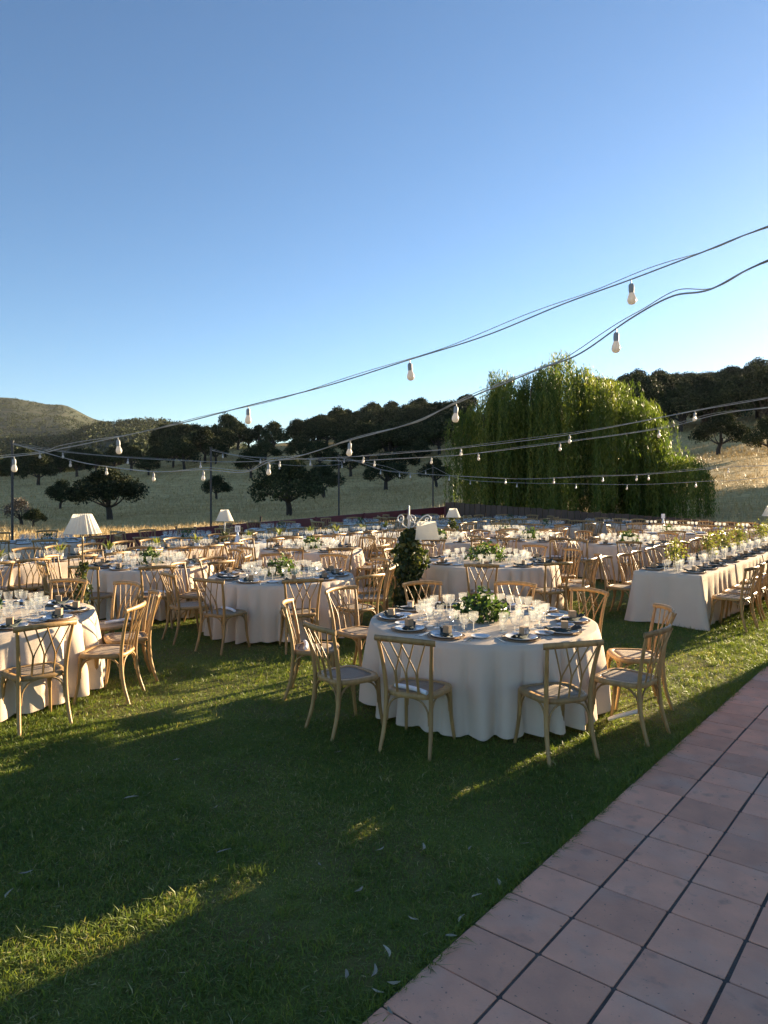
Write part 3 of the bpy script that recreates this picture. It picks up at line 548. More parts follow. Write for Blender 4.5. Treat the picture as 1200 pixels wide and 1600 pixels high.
# ------------------------------------------------------------------ lamps
def lamp(name, x, y, zb, zt, r0, r1, label, pleat=0, post='brass', foli=None, base=0.0):
    e = ob(name, None, None, (x, y, base), 0, **tag(label, 'lamp'))
    ob('lamp_shade', MB().lathe([(r0, zb - base), (r1, zt - base)], 48, pleat=pleat, smooth=pleat == 0).mesh('lamp_shade', M['shade']), e)
    ob('post', MB().lathe([(.10, 0), (.10, .02), (.03, .04), (.014, .10), (.012, zb - base - .12), (.022, zb - base - .10), (.012, zb - base - .06), (.012, zb - base + .05)], 12).mesh('post', M[post]), e)
    ob('bulb_holder', MB().lathe([(.012, zb - base), (.024, zb - base + .02), (.024, zb - base + .09), (.001, zb - base + .13)], 10).mesh('bulb_holder', M['bulb']), e)
    if foli:
        n, z0, z1, rf, rt, sz, mt = foli; z = rng.uniform(0, 1, n); a = rng.uniform(0, 2 * PI, n); rr_ = (rf + (rt - rf) * z) * rng.uniform(.3, 1, n) * (1 + .3 * np.sin(z * 14 + a)); C = np.stack([rr_ * np.cos(a), rr_ * np.sin(a), z0 + (z1 - z0) * z], 1)
        ob('foliage', quads_mesh('lamp_ivy', leaf_quads(C, sz, .5, np.array([0, 0, -.5])), M[mt], rng.uniform(0, 1, n)), e)
    return e
x, y = az(129, 9.7); lamp('standing_lamp', x, y, 1.372, 1.632, .238, .116, 'standing lamp with a pleated white shade and ivy round its stem', .022, 'brass', (420, .22, .98, .16, .06, .06, 'ivy'))
x, y = az(351, 16.2); lamp('standing_lamp', x, y, 1.20, 1.45, .20, .085, 'white candlestick lamp with plain shade and ivy, by the maroon fence', 0, 'white_metal', (380, .25, .95, .17, .11, .07, 'ivy'))
x, y = az(708, 19.6); lamp('standing_lamp', x, y, 1.12, 1.36, .20, .10, 'white lamp with ivy on its stem in front of the willow', 0, 'white_metal', (260, .55, 1.1, .10, .14, .09, 'ivy'))
x, y = az(1206, 17.5); lamp('standing_lamp', x, y, 1.25, 1.5, .22, .10, 'white shaded lamp at the end of the long terrace-side table', 0, 'white_metal')
# ivy column: white scroll-work stand carrying one hanging shade
x, y = az(639, 10.9); e = ob('ivy_column_lamp', None, None, (x, y, 0), 0, **tag('white scroll-iron lamp stand wrapped in a thick column of ivy, one shade hanging', 'lamp'))
ob('post', MB().lathe([(.16, 0), (.16, .025), (.03, .05), (.018, .2), (.018, 1.5), (.030, 1.52), (.012, 1.58), (.012, 1.70), (.001, 1.72)], 12).mesh('post', M['white_metal']), e)
def scroll(s, L_):
    pts = [(0, 0, 1.36), (.10 * s, 0, 1.42), (.20 * s * L_, 0, 1.53), (.26 * s * L_, 0, 1.56)]
    for k in range(14):
        a = PI / 2 - s * 0 - k * .55; r = .065 * (1 - k / 17); pts.append((s * (.28 * L_ + r * math.cos(a)), 0, 1.50 + r * math.sin(a)))
    return MB().tube(smooth_path(pts, 2), .0085, 6)
ob('scroll_arm', scroll(1, 1.0).mesh('scroll_arm', M['white_metal']), e)
for s, l_ in ((-1, .42), (1, .16)): ob('scroll_arm', scroll(s, l_).mesh('scroll_arm', M['white_metal']), e)
bq = MB(); 
for (r, z) in ((1, 0),): pass
sq = lambda w_, d_, z: [(.27 + i * w_, j * d_, z) for i, j in ((-1, -1), (1, -1), (1, 1), (-1, 1))]
sh = MB().add(sq(.185, .13, 1.20) + sq(.135, .095, 1.465), [(0, 1, 5, 4), (1, 2, 6, 5), (2, 3, 7, 6), (3, 0, 4, 7)], False); sho = ob('lamp_shade', sh.mesh('lamp_shade', M['shade']), e)
ob('hanger', MB().tube([(.28, 0, 1.50), (.275, 0, 1.44), (.27, 0, 1.34)], .008, 6).mesh('hanger', M['white_metal']), e)
n = 2300; z = rng.uniform(0, 1, n); a = rng.uniform(0, 2 * PI, n); prof = np.interp(z, [0, .2, .5, .75, .92, 1], [.17, .17, .23, .22, .15, .05]); rr_ = prof * rng.uniform(.3, 1.1, n) * (1 + .35 * np.sin(z * 13 + a * 2)); C = np.stack([rr_ * np.cos(a), rr_ * np.sin(a),   .12 + 1.22 * z], 1)
ob('foliage', quads_mesh('ivy', leaf_quads(C, .095, .6, np.array([0, 0, -.5])), M['ivy'], rng.uniform(0, 1, n)), e)

# ------------------------------------------------------------------ fences
def lerp(p, q, t): return p + (q - p) * t
P0, P1, P2 = FENCE; L1_ = (P1 - P0).length; d1 = (P1 - P0).normalized(); top1 = lambda t: .52 + .54 * t
f = ob('boundary_fence', None, None, (P0.x, P0.y, 0), 0, **tag('low maroon rail fence with pickets between lawn and meadow', 'fence'))
nb = 8
for k in range(nb):
    t0, t1 = k / nb, (k + 1) / nb; A_, B_ = (P1 - P0) * t0, (P1 - P0) * t1; n_ = Vector((-d1.y, d1.x)) * .03; hh = .42 - .1 * (t0)
    V = [(q.x + s * n_.x, q.y + s * n_.y, z) for q, t in ((A_ + d1 * .004, t0), (B_ - d1 * .004, t1)) for s, z in ((-1, top1(t) - hh), (1, top1(t) - hh), (1, top1(t)), (-1, top1(t)))]
    ob('rail', MB().add(V, [(0, 1, 2, 3), (7, 6, 5, 4), (0, 4, 5, 1), (1, 5, 6, 2), (2, 6, 7, 3), (3, 7, 4, 0)], False).mesh('rail', M['maroon']), f)
for k in range(nb + 1):
    t = k / nb; q = (P1 - P0) * t; ob('post', MB().box((0, 0, .5), (.07, .07, 1.0)).mesh('post', M['maroon']), f, (q.x + d1.y * .07, q.y - d1.x * .07, 0), 0, (1, 1, top1(t) + .03))
PK = MB().box((0, 0, .5), (.03, .02, 1)).mesh('picket', M['picket'])
for k in range(150):
    t = (k + .5) / 150; q = (P1 - P0) * t; ob('picket', PK, f, (q.x, q.y, 0), PI / 2 - TH, (1, 1, top1(t) - .30))
d2 = (P2 - P1).normalized(); L2_ = (P2 - P1).length; nb2 = int(L2_ / .26); f2 = ob('board_fence', None, None, (P1.x, P1.y, 0), 0, **tag('dark brown fence of upright boards below the willow', 'fence'))
BD = MB().box((0, 0, .5), (.235, .03, 1)).mesh('board', M['board']); BD2 = MB().box((0, 0, .5), (.225, .045, 1)).mesh('board', M['board'])
for k in range(nb2):
    t = (k + .5) / nb2; q = (P2 - P1) * t; hgt = 1.27 - .65 * t + random.uniform(-.02, .02); ob('board', (BD, BD2)[k % 2], f2, (q.x + .1 * d2.x, q.y, 0), math.atan2(d2.y, d2.x) + random.uniform(-.02, .02), (1, 1, hgt))
# leaning old posts in the meadow just beyond the fence
for px, d, hgt, ln_ in ((285, 26, .95, .25), (402, 27, 1.15, -.12), (597, 31, .9, 0), (141, 23, .95, 0), (442, 27, .85, 0)):
    x, y = az(px, d); z = float(terrain(x, y)); o = ob('fence_post', MB().tube([(0, 0, -.1), (.01, 0, hgt * .5), (0, .01, hgt)], [.05, .045, .04], 7).mesh('old_post', M['bark']), None, (x, y, z), random.uniform(0, 6), **tag('old dark wooden post in dry grass beyond the maroon fence', 'post', 'old posts beyond the fence')); o.rotation_euler = (0, -ln_, 0)
# tall light poles
POLES = []
for px, t, top in ((22, None, 3.08), (333, None, 3.13), (533, None, 3.05), (680, None, 2.78)):
    k = (px - 600) / F_PX; s = (k * P0.y - P0.x) / (d1.x - k * d1.y); q = P0 + d1 * s + Vector((-d1.y, d1.x)) * .12
    where = {22: 'at the low end of the maroon fence', 333: 'behind the white candlestick lamp', 533: 'behind the long table with the number card', 680: 'at the corner of the two fences'}[px]
    ob('light_pole', MB().tube([(0, 0, -.4), (0, 0, top)], .032, 8).tube([(0, 0, top), (0, 0, top + .03)], .045, 8).mesh('pole', M['dark_metal']), None, (q.x, q.y, 0), 0, **tag('slim dark string-light pole ' + where, 'pole')); POLES.append(Vector((q.x, q.y, top - .05)))
qx = Vector((16.5, 18.2, 3.4)); ob('light_pole', MB().tube([(0, 0, 0), (0, 0, 3.5)], .032, 8).mesh('pole', M['dark_metal']), None, (qx.x, qx.y, 0), 0, **tag('slim dark pole holding the far string lights beyond the board fence end', 'pole'))

# ------------------------------------------------------------------ string lights
def pt(px, py, d): x, y = az(px, d); return Vector((x, y, CAM_H - (py - HOR) * d / F_PX))
SOCK = MB().tube([(0, 0, .0), (0, 0, -.03)], .004, 5).tube([(0, 0, -.028), (0, 0, -.04), (0, 0, -.075), (0, 0, -.09)], [.012, .019, .020, .017], 10).mesh('socket', M['socket'])
GLB = MB().lathe([(.016, -.088), (.020, -.10), (.028, -.122), (.031, -.138), (.029, -.152), (.020, -.166), (.001, -.172)], 12).mesh('globe', M['bulb'])
def string(pts, bulbs, label, bl, rad=.008, sc=1.0, twist=True):
    P = smooth_path(pts, 10); b_ = MB().tube(P, rad, 6)
    if twist:
        Q = [p + Vector((0, 0, .014 + .012 * math.sin(i * .31) + .014 * math.sin(i * .083 + 1))) + Vector((.008 * math.cos(i * .31), .008 * math.cos(i * .31), 0)) for i, p in enumerate(P)]; b_.tube(Q, rad * .55, 5)
    ob('string_light_cable', b_.mesh('cable', M['cable']), None, (0, 0, 0), 0, **tag(label, 'cable'))
    for px in bulbs:
        # the cable point on that bearing
        best = min(P, key=lambda p: abs(p.x - (px - 600) / F_PX * p.y)); i = P.index(best); j = min(i + 1, len(P) - 1); k = (px - 600) / F_PX
        cand = [(P[max(i - 1, 0)], best), (best, P[j])]; q = best
        for u, v in cand:
            den = (v.x - u.x) - k * (v.y - u.y)
            if abs(den) > 1e-6:
                t = (k * u.y - u.x) / den
                if 0 <= t <= 1: q = u + (v - u) * t
        e = ob('light_bulb', None, None, q, random.uniform(0, 6), sc, **tag('pale unlit bulb hanging from ' + bl, 'light bulb', 'bulbs hanging from ' + bl)); e.rotation_euler = (random.uniform(-.08, .08), random.uniform(-.08, .08), 0)
        ob('socket', SOCK, e); ob('globe', GLB, e)
HP = AB(4.7, -1.9); HP = Vector((HP.x, HP.y, 4.05)); ob('light_pole', MB().tube([(0, 0, 0), (0, 0, 4.15)], .045, 8).mesh('pole', M['dark_metal']), None, (HP.x, HP.y, 0), 0, **tag('tall dark pole on the tiled terrace holding the two thick cables', 'pole'))
def lead(z, q, n=5): u = HP + Vector((0, 0, z)); return [u + (q - u) * (k / n) - Vector((0, 0, .12 * math.sin(PI * k / n))) for k in range(n)]
W1 = lead(0, pt(1200, 355, 4.35)) + [pt(1200, 355, 4.35), pt(1090, 397, 4.6), pt(985, 437, 4.9), pt(880, 475, 5.2), pt(760, 524, 5.5), pt(640, 562, 5.8), pt(510, 603, 6.2), pt(387, 634, 6.6), pt(280, 662, 6.9), pt(184, 683, 7.2), pt(100, 700, 7.5), pt(22, 713, 7.8), pt(-250, 735, 9)]
string(W1, (986, 640, 388, 184, 22), 'uppermost grey light cable sweeping from the house across the sky', 'the uppermost light cable', .0052, 1.0)
W2 = lead(-.12, pt(1200, 408, 4.3)) + [pt(1200, 408, 4.3), pt(1110, 452, 4.55), pt(1050, 463, 4.7), pt(985, 498, 4.9), pt(905, 553, 5.2), pt(840, 578, 5.5), pt(713, 630, 6.3), pt(640, 662, 6.9), pt(547, 688, 7.7), pt(470, 712, 8.6), pt(420, 722, 9.3), pt(380, 738, 10), pt(318, 734, 11.2), pt(240, 737, 12.8), pt(166, 729, 14.5), pt(110, 718, 16), POLES[0]]
string(W2, (963, 713, 547, 420, 318, 240, 166, 110, 62), 'thick grey light cable running from the house to the pole at the fence end', 'the thick cable that ends at the fence-end pole', .0062, 1.0)
wing = lambda a, z: (lambda p: Vector((p.x, p.y, z)))(AB(a, .76))
W3 = [POLES[0] + Vector((.02, 0, -.02)), pt(100, 706, 17.5), pt(200, 715, 17.6), pt(313, 721, 17.4), pt(400, 721, 17), pt(470, 717, 16.6), pt(560, 713, 16), pt(640, 707, 15.3), pt(720, 700, 14.6), pt(890, 679, 13), pt(1086, 642, 11.2), pt(1200, 622, 10.2), wing(11, 3.45)]
string(W3, (98, 200, 313, 437, 568, 720, 890, 1086), 'light cable from the fence-end pole to the house wing', 'the cable between fence-end pole and house wing', .0058, .95)
W4 = [POLES[1], pt(350, 708, 21.5), pt(400, 715, 20.5), pt(485, 718, 19), pt(550, 720, 18), pt(674, 714, 16.5), pt(747, 708, 15.7), pt(875, 692, 14.4), pt(1030, 670, 12.9), pt(1120, 648, 12), pt(1200, 637, 11.4), wing(12.4, 3.3)]
string(W4, (348, 407, 485, 585, 674, 747, 875, 1030), 'light cable from the second pole to the house wing', 'the cable from the second pole to the house wing', .0058, .95)
W5 = [POLES[2], pt(560, 722, 25), pt(600, 735, 24), pt(640, 739, 23), pt(700, 743, 22), pt(800, 748, 21), pt(865, 747, 20.3), pt(940, 744, 19.8), pt(1013, 741, 19.3), pt(1138, 730, 18.6), pt(1250, 722, 18.2), qx]
string(W5, (538, 595, 624, 641, 702, 790, 865, 942, 995, 1013, 1138), 'lowest light cable crossing in front of the willow', 'the lowest cable in front of the willow', .0058, .95)
W6 = [POLES[3], pt(720, 748, 27), pt(800, 754, 25), pt(900, 756, 23.5), pt(1000, 757, 22), pt(1100, 752, 20.5), pt(1200, 745, 19.5), qx + Vector((0, 0, -.25))]
string(W6, (735, 808, 900, 980, 1087), 'thin light cable from the fence-corner pole past the willow', 'the thin cable from the fence-corner pole', .0058, .95, False)
W7 = [POLES[1] + Vector((0, 0, -.02)), pt(420, 723, 22.5), pt(480, 728, 23), pt(533, 725, 24.2), POLES[2] + Vector((0, 0, -.05)), pt(600, 728, 26.5), pt(640, 741, 28), POLES[3] + Vector((0, 0, -.03))]
string(W7, (437, 536, 665), 'thin light cable looping from pole to pole along the maroon fence', 'the thin cable looping between the poles', .0058, .95, False)

# ------------------------------------------------------------------ willow
x0, y0 = 7.6, 31.5; wt = ob('willow_tree', None, None, (x0, y0, .1), 0, **tag('large weeping willow trailing its branches behind the brown board fence', 'tree'))
CLU = [(.1, 0, 3.0, 7.3, 1.5), (-3.3, .2, 1.75, 5.8, .8), (-1.4, -1.5, 2.0, 6.4, .9), (1.9, -1.2, 1.9, 6.6, .9), (3.1, .2, 1.3, 5.9, .5), (4.6, -.6, 1.75, 3.5, 1.0)]
b_ = MB(); trunkpts = [(-2.3, -.6, 0), (-2.0, -.5, 1.2), (-1.2, -.2, 2.4), (0, 0, 3.4)]
b_.tube(smooth_path(trunkpts, 4), [.32 - .012 * i for i in range(13)], 10); b_.tube(smooth_path([(-2.7, -.2, 0), (-2.8, -.2, 1.4), (-3.0, .1, 3.2), (-3.2, .2, 5)], 4), [.2 - .011 * i for i in range(13)], 8)
ob('trunk', b_.mesh('trunk', M['wbark']), wt)
for cx, cy, rr_, tp, wgt in CLU:
    ob('limb', MB().tube(smooth_path([(-1.2, -.2, 2.2), (cx * .5, cy * .5, min(tp * .7, 4.0)), (cx, cy, tp * .82), (cx * 1.05, cy * 1.1, tp * .93)], 4), [.13 - .0085 * i for i in range(13)], 7).mesh('limb', M['wbark']), wt)
Ls = []; Tn = []
BR = []
for br in range(230):
    a = random.uniform(0, 6.283); q = math.sqrt(random.random()); x_, y_ = -.15 + 4.3 * q * math.cos(a), 3.3 * q * math.sin(a); rho = math.hypot(x_ / 6.1, y_ / 4.6)
    BR.append((x_, y_, 7.3 * math.sqrt(max(.05, 1 - rho * rho)) * (1 + .035 * math.sin(x_ * 2.3 + 1) + .03 * math.sin(x_ * 4.7 + y_ * 3) + .03 * math.sin(y_ * 2.1)) - (random.random() ** 1.8) * (1.9 if q > .55 else 1.0), a, q))
for br in range(75):
    a = random.uniform(0, 6.283); q = math.sqrt(random.random()); x_, y_ = 4.5 + 1.6 * q * math.cos(a), -.5 + 1.6 * q * math.sin(a); BR.append((x_, y_, 3.7 * math.sqrt(1 - .45 * q * q) - random.random() ** 2 * .5, a, q))
for br in range(34):
    a = random.uniform(0, 6.283); q = math.sqrt(random.random()); BR.append((3.55 + .75 * q * math.cos(a), -.2 + .9 * q * math.sin(a), 5.9 - .9 * q * q - random.random() * .5, a, q))
for bx, by, zb, a, q in BR:
        tb_ = random.gauss(.45, .25); hang = random.choice((.35, .5, .7, 1.2, 2.0, 3.2)); wide = random.uniform(.07, .30)
        for k in range(random.randint(6, 18)):
            zt_ = zb - abs(random.gauss(0, .16)); sx, sy = bx + random.gauss(0, wide), by + random.gauss(0, wide); ln_ = max(.7, zt_ - hang * random.uniform(.6, 1.35)); n = int(ln_ / .065); s_ = np.linspace(0, 1, n)
            outw = .38 * (1 - np.exp(-s_ * 5)) * random.uniform(.2, 1.1); jx, jy = np.sin(s_ * 5 + a * 3 + k) * .04, np.cos(s_ * 4 + a) * .04; arc = .10 * np.sin(np.clip(s_ * 9, 0, PI))
            Ls.append(np.stack([sx + math.cos(a) * outw + jx, sy + math.sin(a) * outw + jy, zt_ + arc - ln_ * s_], 1)); Tn.append(np.full(n, min(1, max(0, tb_ + random.gauss(0, .08)))))
C = np.concatenate(Ls); tn = np.concatenate(Tn) + rng.normal(0, .1, len(C)); C = C + rng.normal(0, .035, C.shape)
ob('crown', quads_mesh('willow_crown', leaf_quads(C, .18, .19, np.array([0, 0, -1.1])), M['willowleaf'], np.clip(tn, 0, 1)), wt)

# ------------------------------------------------------------------ oaks
def oak(seed, W=8.0, H=6.2, n=7600, bare=False):
    r = random.Random(seed); g = np.random.default_rng(seed); lumps = []
    tr_ = MB(); lean = r.uniform(-.5, .5); top = Vector((lean, r.uniform(-.3, .3), H * .38))
    tp = smooth_path([(0, 0, -.4), (lean * .2, 0, H * .14), (lean * .75, .1, H * .27), top], 4); tr_.tube(tp, [.34 - .013 * i for i in range(len(tp))], 8)
    for k in range(20):
        a = 2 * PI * k / 20 * 3 + r.uniform(-.4, .4); q = r.uniform(.45, 1.0) if k > 5 else r.uniform(0, .35); ex, ey = math.cos(a) * q * W * .38, math.sin(a) * q * W * .38; ez = H * (.40 + .42 * (1 - q ** 1.6)) + r.uniform(-.3, .35)
        lumps.append((lean + ex, ey, ez, W * r.uniform(.12, .19), H * r.uniform(.13, .19)))
        if k % 2 == 0: tr_.tube(smooth_path([top * .6, top * .75 + Vector((ex * .4, ey * .4, .2)), Vector((lean + ex * .9, ey * .9, ez))], 3), [.14, .12, .10, .08, .06, .045, .03], 6, False)
    C = []
    for (lx, ly, lz, lr, lh) in lumps:
        m_ = n // len(lumps); d = g.normal(size=(m_, 3)); d /= np.linalg.norm(d, axis=1)[:, None]; q = g.uniform(.15, 1, m_) ** .45; q = q * (1 + .2 * np.sin(d[:, 0] * 7 + lx) * np.sin(d[:, 2] * 6 + ly)); C.append(np.stack([lx + d[:, 0] * q * lr, ly + d[:, 1] * q * lr, lz + d[:, 2] * q * lh], 1))
    C = np.concatenate(C); return tr_.mesh('oak_trunk', M['bark']), quads_mesh('oak_crown', leaf_quads(C, (.30 if n > 6500 else .36), .6), M['browncrown' if bare else 'oakleaf'], g.uniform(0, 1, len(C)))
OAK = [oak(s, 8.0, 6.2) for s in (1, 2, 3, 4)]; OAKF = [oak(s, 8.0, 6.6, 6000) for s in (11, 12, 13)]; BARE = oak(31, 6.5, 5.2, 1500, True)
def tree(px, d, wpx, label, group=None, kind=None, hs=1.0, name='oak_tree'):
    x, y = az(px, d); z = float(terrain(x, y)); s = wpx * d / F_PX / 8.0; tr_, cr = kind or random.choice(OAK if d < 135 else OAKF)
    e = ob(name, None, None, (x, y, z), random.uniform(0, 6.28), (s, s, s * hs), **tag(label, 'tree', group)); ob('trunk', tr_, e); ob('crown', cr, e)
tree(172, 80, 128, 'broad dark oak with thick trunk in the dry meadow behind the pleated lamp', kind=OAK[0], hs=.88)
tree(94, 104, 54, 'small round oak beside the broad oak behind the pleated lamp', kind=OAK[1], hs=1.1)
tree(34, 62, 70, 'half-bare brown thorny tree by the fence-end pole', kind=BARE, name='bare_tree', hs=1.0)
tree(52, 58, 42, 'low twisted dark bush under the half-bare tree', kind=OAK[3], name='bush', hs=.9)
tree(338, 112, 52, 'small leaning oak beside the pole behind the candlestick lamp', kind=OAK[2], hs=.95)
tree(452, 78, 125, 'forked dark oak in the meadow beyond the maroon fence', kind=OAK[2], hs=.98)
tree(506, 108, 74, 'oak standing just behind the forked oak', kind=OAK[3])
tree(603, 124, 84, 'oak with slanting trunk on the meadow slope', kind=OAK[1], hs=.9)
tree(682, 104, 62, 'oak beside the fence-corner pole, next to the willow', kind=OAK[0])
tree(1122, 92, 92, 'spreading oak alone on the slope past the willow', kind=OAK[1], hs=.95)
tree(1203, 84, 74, 'dark oak at the edge of the slope past the willow', kind=OAK[2], hs=1.1)
tree(428, 205, 52, 'lone bushy oak with trunk in view on the ridge crest', kind=OAKF[0], hs=1.15)
rt = random.Random(5)
for k, (x, y) in enumerate(((33.5, 47.5), (37, 50.5), (40.5, 55), (43, 58.5), (47, 61), (36, 56), (51, 66))):  # unseen oaks, added so their shadows cover the bank and far tables
    tree(600 + F_PX * x / y, y, 8.6 * F_PX / y, 'unseen oak added on the rise to shade the bank past the board fence', 'added oaks shading the bank', kind=OAK[k % 4], hs=1.05)
for px, d in [(255, 232), (272, 226), (290, 222), (306, 218), (322, 226), (338, 214), (356, 222), (374, 216), (388, 230), (402, 222), (300, 190), (268, 185), (322, 182), (285, 176), (248, 190), (340, 178), (355, 192)]:
    tree(px + rt.uniform(-3, 3), d, rt.uniform(42, 62), 'dark oak among those along the ridge crest', 'oaks along the ridge crest', hs=rt.uniform(.9, 1.25))
for px, d in ((392, 150), (548, 148), (575, 170), (632, 150), (655, 165), (500, 165), (470, 178), (415, 178), (232, 168), (205, 190), (120, 200), (60, 170), (150, 215), (20, 205)):
    tree(px, d, rt.uniform(6.5, 10.5) * F_PX / d, 'oak scattered on the dry slope below the wood', 'oaks scattered on the dry slope', hs=rt.uniform(.8, 1.05))
for k in range(85):
    px = rt.uniform(455, 735); d = rt.uniform(172, 330); tree(px, d, rt.uniform(9.5, 13.5) * F_PX / d, 'dark oak in the wood above the meadow', 'oaks of the wood above the meadow', hs=rt.uniform(.85, 1.15))
for k in range(36):
    px = rt.uniform(-30, 285); d = rt.uniform(215, 460); tree(px, d, rt.uniform(9, 14) * F_PX / d, 'oak in the low wood before the far hills', 'oaks of the low wood', hs=rt.uniform(.8, 1.1))
for k in range(170):
    px = rt.uniform(930, 1300); d = rt.uniform(135, 345) if px > 1010 else rt.uniform(180, 345); tree(px, d, rt.uniform(10, 14.5) * F_PX / d, 'dark oak in the wood covering the hillside past the willow', 'oaks covering the hillside', hs=rt.uniform(.85, 1.15))
# scrub on the far hills
ns = 7000; th = rng.uniform(-.62, -.17, ns); d = rng.uniform(450, 2750, ns); x = d * np.sin(th); y = d * np.cos(th); keep = (np.sin(x * .008 + 2) * np.sin(y * .0045) + rng.uniform(-.7, .7, ns) > -.25); x, y, d = x[keep], y[keep], d[keep]; z = terrain(x, y)
C = np.repeat(np.stack([x, y, z + 2.2], 1), 14, 0); sz = np.repeat(rng.uniform(2.5, 5, len(x)), 14); C = C + rng.normal(size=C.shape) * sz[:, None] * np.array([.8, .8, .5]); C[:, 2] += .6
ob('hill_scrub', quads_mesh('hill_scrub', leaf_quads(C, 3.0, .8), M['oakleaf'], rng.uniform(0, 1, len(C))), kind='stuff', label='dark scrub dotted over the far hills', category='scrub')

# ------------------------------------------------------------------ grass
def blades(name, pos, h, wd, mt, tint, lean=.6, seg2=True):
    n = len(pos); a = rng.uniform(0, 2 * PI, n); s = np.stack([np.cos(a), np.sin(a), np.zeros(n)], 1); la = rng.uniform(0, 2 * PI, n); lv = np.stack([np.cos(la), np.sin(la), np.zeros(n)], 1) * (rng.uniform(.1, 1, n) * lean)[:, None] * h[:, None]
    up = np.zeros((n, 3)); up[:, 2] = h; W_ = s * wd[:, None] * .5; mid = pos + up * .6 + lv * .35; tip = pos + up * (1 - .38 * (np.linalg.norm(lv, axis=1) / h)[:, None]) + lv
    if not seg2: return quads_mesh(name, np.stack([pos - W_, pos + W_, tip], 1), M[mt], tint)
    return quads_mesh(name, np.stack([pos - up * .1, mid * .7 + pos * .3 + W_, tip, mid * .7 + pos * .3 - W_], 1), M[mt], tint)
def lawn_points(n, d0, d1, wmul=.66):
    d = np.sqrt(rng.uniform(d0 * d0, d1 * d1, n)); x = rng.uniform(-1, 1, n) * (wmul * d + .5); a = x * EA.x + d * EA.y; b = x * EB.x + d * EB.y
    k = (b > TB - .02 + .03 * np.sin(a * 9) * np.sin(a * 23)) & (a < 23.8) & (b < 18); return x[k], d[k]
_lat = rng.uniform(0, 1, (256, 256))
def vn(x, y, f):
    x, y = x * f + 90, y * f + 90; i, j = np.floor(x).astype(int), np.floor(y).astype(int); u, v = x - i, y - j; u, v = u * u * (3 - 2 * u), v * v * (3 - 2 * v); g = lambda a, b: _lat[a % 256, b % 256]
    return (g(i, j) * (1 - u) + g(i + 1, j) * u) * (1 - v) + (g(i, j + 1) * (1 - u) + g(i + 1, j + 1) * u) * v
def patch(x, y): return np.clip(.5 + 1.25 * (.34 * vn(x, y, .55) + .30 * vn(x + 7, y, 1.7) + .22 * vn(x, y + 3, 5.2) + .14 * vn(x, y, 13) - .5), 0, 1)
for nm, n, d0, d1, hm, wd, seg in (('lawn_grass', 360000, 2.0, 6.2, .026, .0052, True), ('lawn_grass', 360000, 6.2, 12.5, .028, .0080, False), ('lawn_grass', 200000, 12.5, 25, .034, .015, False)):
    x, y = lawn_points(n, d0, d1); p = patch(x, y); keep = rng.uniform(0, 1, len(x)) < .25 + 1.15 * p; x, y, p = x[keep], y[keep], p[keep]; n = len(x); bare = patch(y * .7 + 3, x * .7 + 1)
    h = hm * (.35 + 1.35 * p) * rng.uniform(.5, 1.6, n); long_ = rng.uniform(0, 1, n) < .025; h[long_] *= 1.7; tint = np.clip(.34 + .5 * (.5 - p) + rng.normal(0, .16, n) + .5 * np.clip(bare - .6, 0, 1) * 2, 0, .92); dry = rng.uniform(0, 1, n) < .05 + .35 * np.clip(bare - .58, 0, 1); tint[dry] = rng.uniform(.9, 1, dry.sum())
    ob(nm, blades('grass', np.stack([x, y, np.zeros(n)], 1), h, wd * rng.uniform(.6, 1.3, n), 'grass', tint, 1.9, seg), kind='stuff', label='short green lawn grass with dry straw blades', category='grass')
tx, ty = lawn_points(2600, 2.0, 9.5); tk = vn(tx, ty, .9) > .42; tx, ty = tx[tk], ty[tk]; m_ = 26; cx_ = np.repeat(tx, m_); cy_ = np.repeat(ty, m_); sp_ = np.repeat(rng.uniform(.012, .05, len(tx)), m_); n = len(cx_)
ob('lawn_grass', blades('tufts', np.stack([cx_ + rng.normal(size=n) * sp_, cy_ + rng.normal(size=n) * sp_, np.zeros(n)], 1), rng.uniform(.03, .075, n), rng.uniform(.003, .0055, n), 'grass', np.clip(np.repeat(rng.normal(.4, .22, len(tx)), m_) + rng.normal(0, .15, n), 0, 1), 1.4, True), kind='stuff', label='longer tufts of grass scattered over the lawn', category='grass')
n = 16000; a = rng.uniform(-1, 14, n); b = TB + np.abs(rng.normal(0, .05, n)) - .012 + .02 * np.sin(a * 7) * np.sin(a * 3.1); x = a * EA.x + b * EB.x; y = a * EA.y + b * EB.y
ob('lawn_grass', blades('edge_grass', np.stack([x, y, np.zeros(n)], 1), rng.uniform(.025, .08, n), rng.uniform(.003, .006, n), 'grass', np.clip(rng.normal(.3, .2, n), 0, 1), 1.6, True), kind='stuff', label='longer grass hanging over the terrace edge', category='grass')
# dry grass beyond the fences
n = 130000; th = rng.uniform(-.62, .68, n); d = 15 + 85 * rng.uniform(0, 1, n) ** 1.5; x = d * np.tan(th); y = d; a = x * EA.x + y * EA.y; b = x * EB.x + y * EB.y; k = ((a > 24.3) | (b > 18.8)); x, y, d = x[k], y[k], d[k]; z = terrain(x, y); clump = .5 + .5 * np.sin(x * .9 + np.sin(y * .7) * 2) * np.sin(y * .8)
k = rng.uniform(0, 1, len(x)) < .35 + .65 * clump; x, y, z, d = x[k], y[k], z[k], d[k]; n = len(x)
ob('dry_grass', blades('dry_grass', np.stack([x, y, z - .03], 1), rng.uniform(.15, .42, n), .012 + d * .0007, 'drygrass', rng.uniform(0, 1, n), .8, False), kind='stuff', label='tall dry yellow grass in the meadow beyond the fences', category='grass')
n = 45000; th = rng.uniform(-.62, .66, n); d = 85 + 150 * rng.uniform(0, 1, n) ** 1.2; x = d * np.tan(th); y = d; z = terrain(x, y)
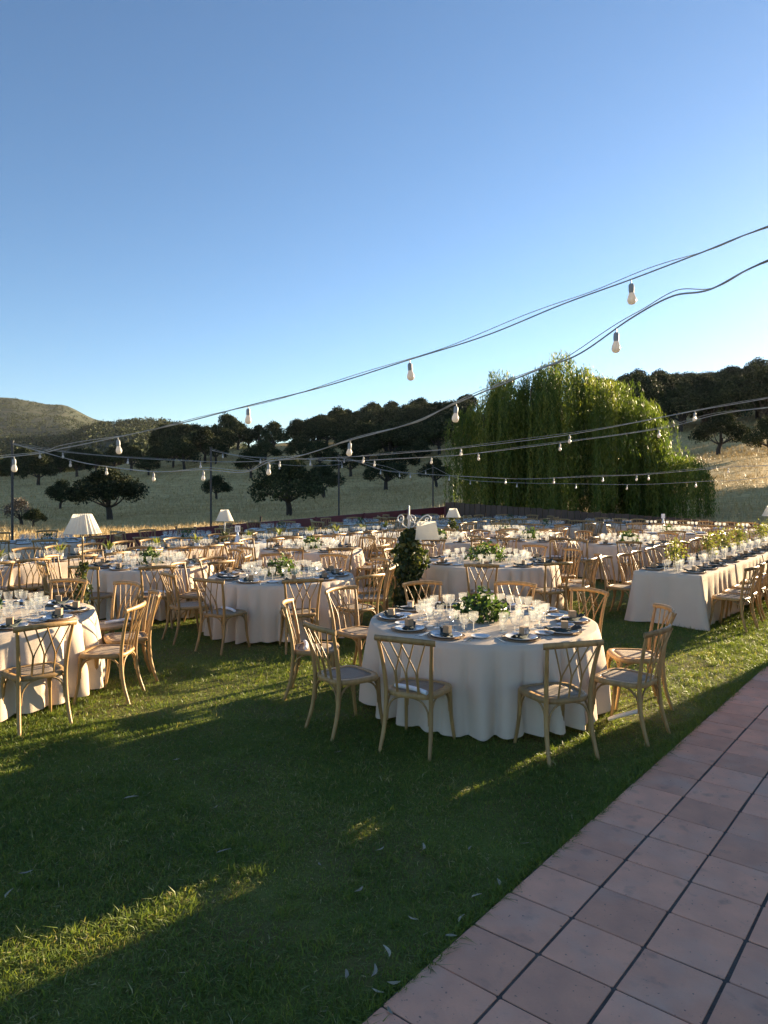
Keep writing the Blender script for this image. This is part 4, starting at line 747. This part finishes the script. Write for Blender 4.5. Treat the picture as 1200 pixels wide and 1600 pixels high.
ob('dry_grass', blades('slope_grass', np.stack([x, y, z - .05], 1), rng.uniform(.25, .6, n), .0016 * d, 'drygrass', rng.uniform(0, 1, n), .8, False), kind='stuff', label='dry yellow grass on the slope among the oaks', category='grass')
# fallen leaves on the lawn
LV = []
for k in range(3):
    b_ = MB(); V = []; L_ = .085 + .02 * k; c = .25 + .2 * k
    for i in range(7):
        t = i / 6; w_ = .011 * math.sin(PI * min(1, .06 + t * .94)) + .0006; cx_ = (t - .5) * L_; cy_ = c * .03 * math.cos((t - .5) * 3); V += [(cx_, cy_ - w_, .004 + .006 * abs(t - .5)), (cx_, cy_, .001 + .012 * (t - .5) ** 2), (cx_, cy_ + w_, .005 + .007 * abs(t - .5))]
    b_.add(V, [(3 * i + j, 3 * i + 3 + j, 3 * i + 4 + j, 3 * i + 1 + j) for i in range(6) for j in range(2)], True); LV.append(b_.mesh('fallen_leaf', M['deadleaf']))
for px, py in ((705, 1475), (590, 1562), (540, 1536), (582, 1530), (603, 1500), (615, 1548), (778, 1390), (735, 1335), (745, 1411), (645, 1446), (722, 1447), (350, 1340), (528, 1182), (330, 1166), (275, 1194), (40, 1373), (15, 1407), (335, 1270), (593, 1336), (660, 1333), (820, 1327), (500, 1360), (610, 1590), (205, 1255), (560, 1400)):
    d = CAM_H * F_PX / (py - HOR); x, y = az(px, d); onp = toAB(x, y)[1] < TB; o = ob('fallen_leaf', random.choice(LV), None, (x, y, .026 if onp else .034), random.uniform(0, 6.28), random.uniform(.42, .75), **tag('pale dry curled leaf lying on the grass near the terrace', 'leaf', 'fallen leaves on the lawn')); o.rotation_euler[0] = random.uniform(-.3, .3)
# ------------------------------------------------------------------ thin evening haze in the valley air
hz = bpy.data.materials.new('haze_air'); hz.use_nodes = True; N = hz.node_tree.nodes; N.remove(N['Principled BSDF']); pv = N.new('ShaderNodeVolumePrincipled'); pv.inputs['Color'].default_value = (.86, .92, 1, 1); pv.inputs['Density'].default_value = .00002; pv.inputs['Anisotropy'].default_value = .3
hz.node_tree.links.new(pv.outputs[0], N['Material Output'].inputs['Volume'])
ob('haze', MB().box((0, 0, 170), (7400, 7400, 352)).mesh('haze', hz), kind='stuff', label='thin pale haze in the valley air', category='haze')
print('objects', len(bpy.data.objects), 'glasses', glass_n)
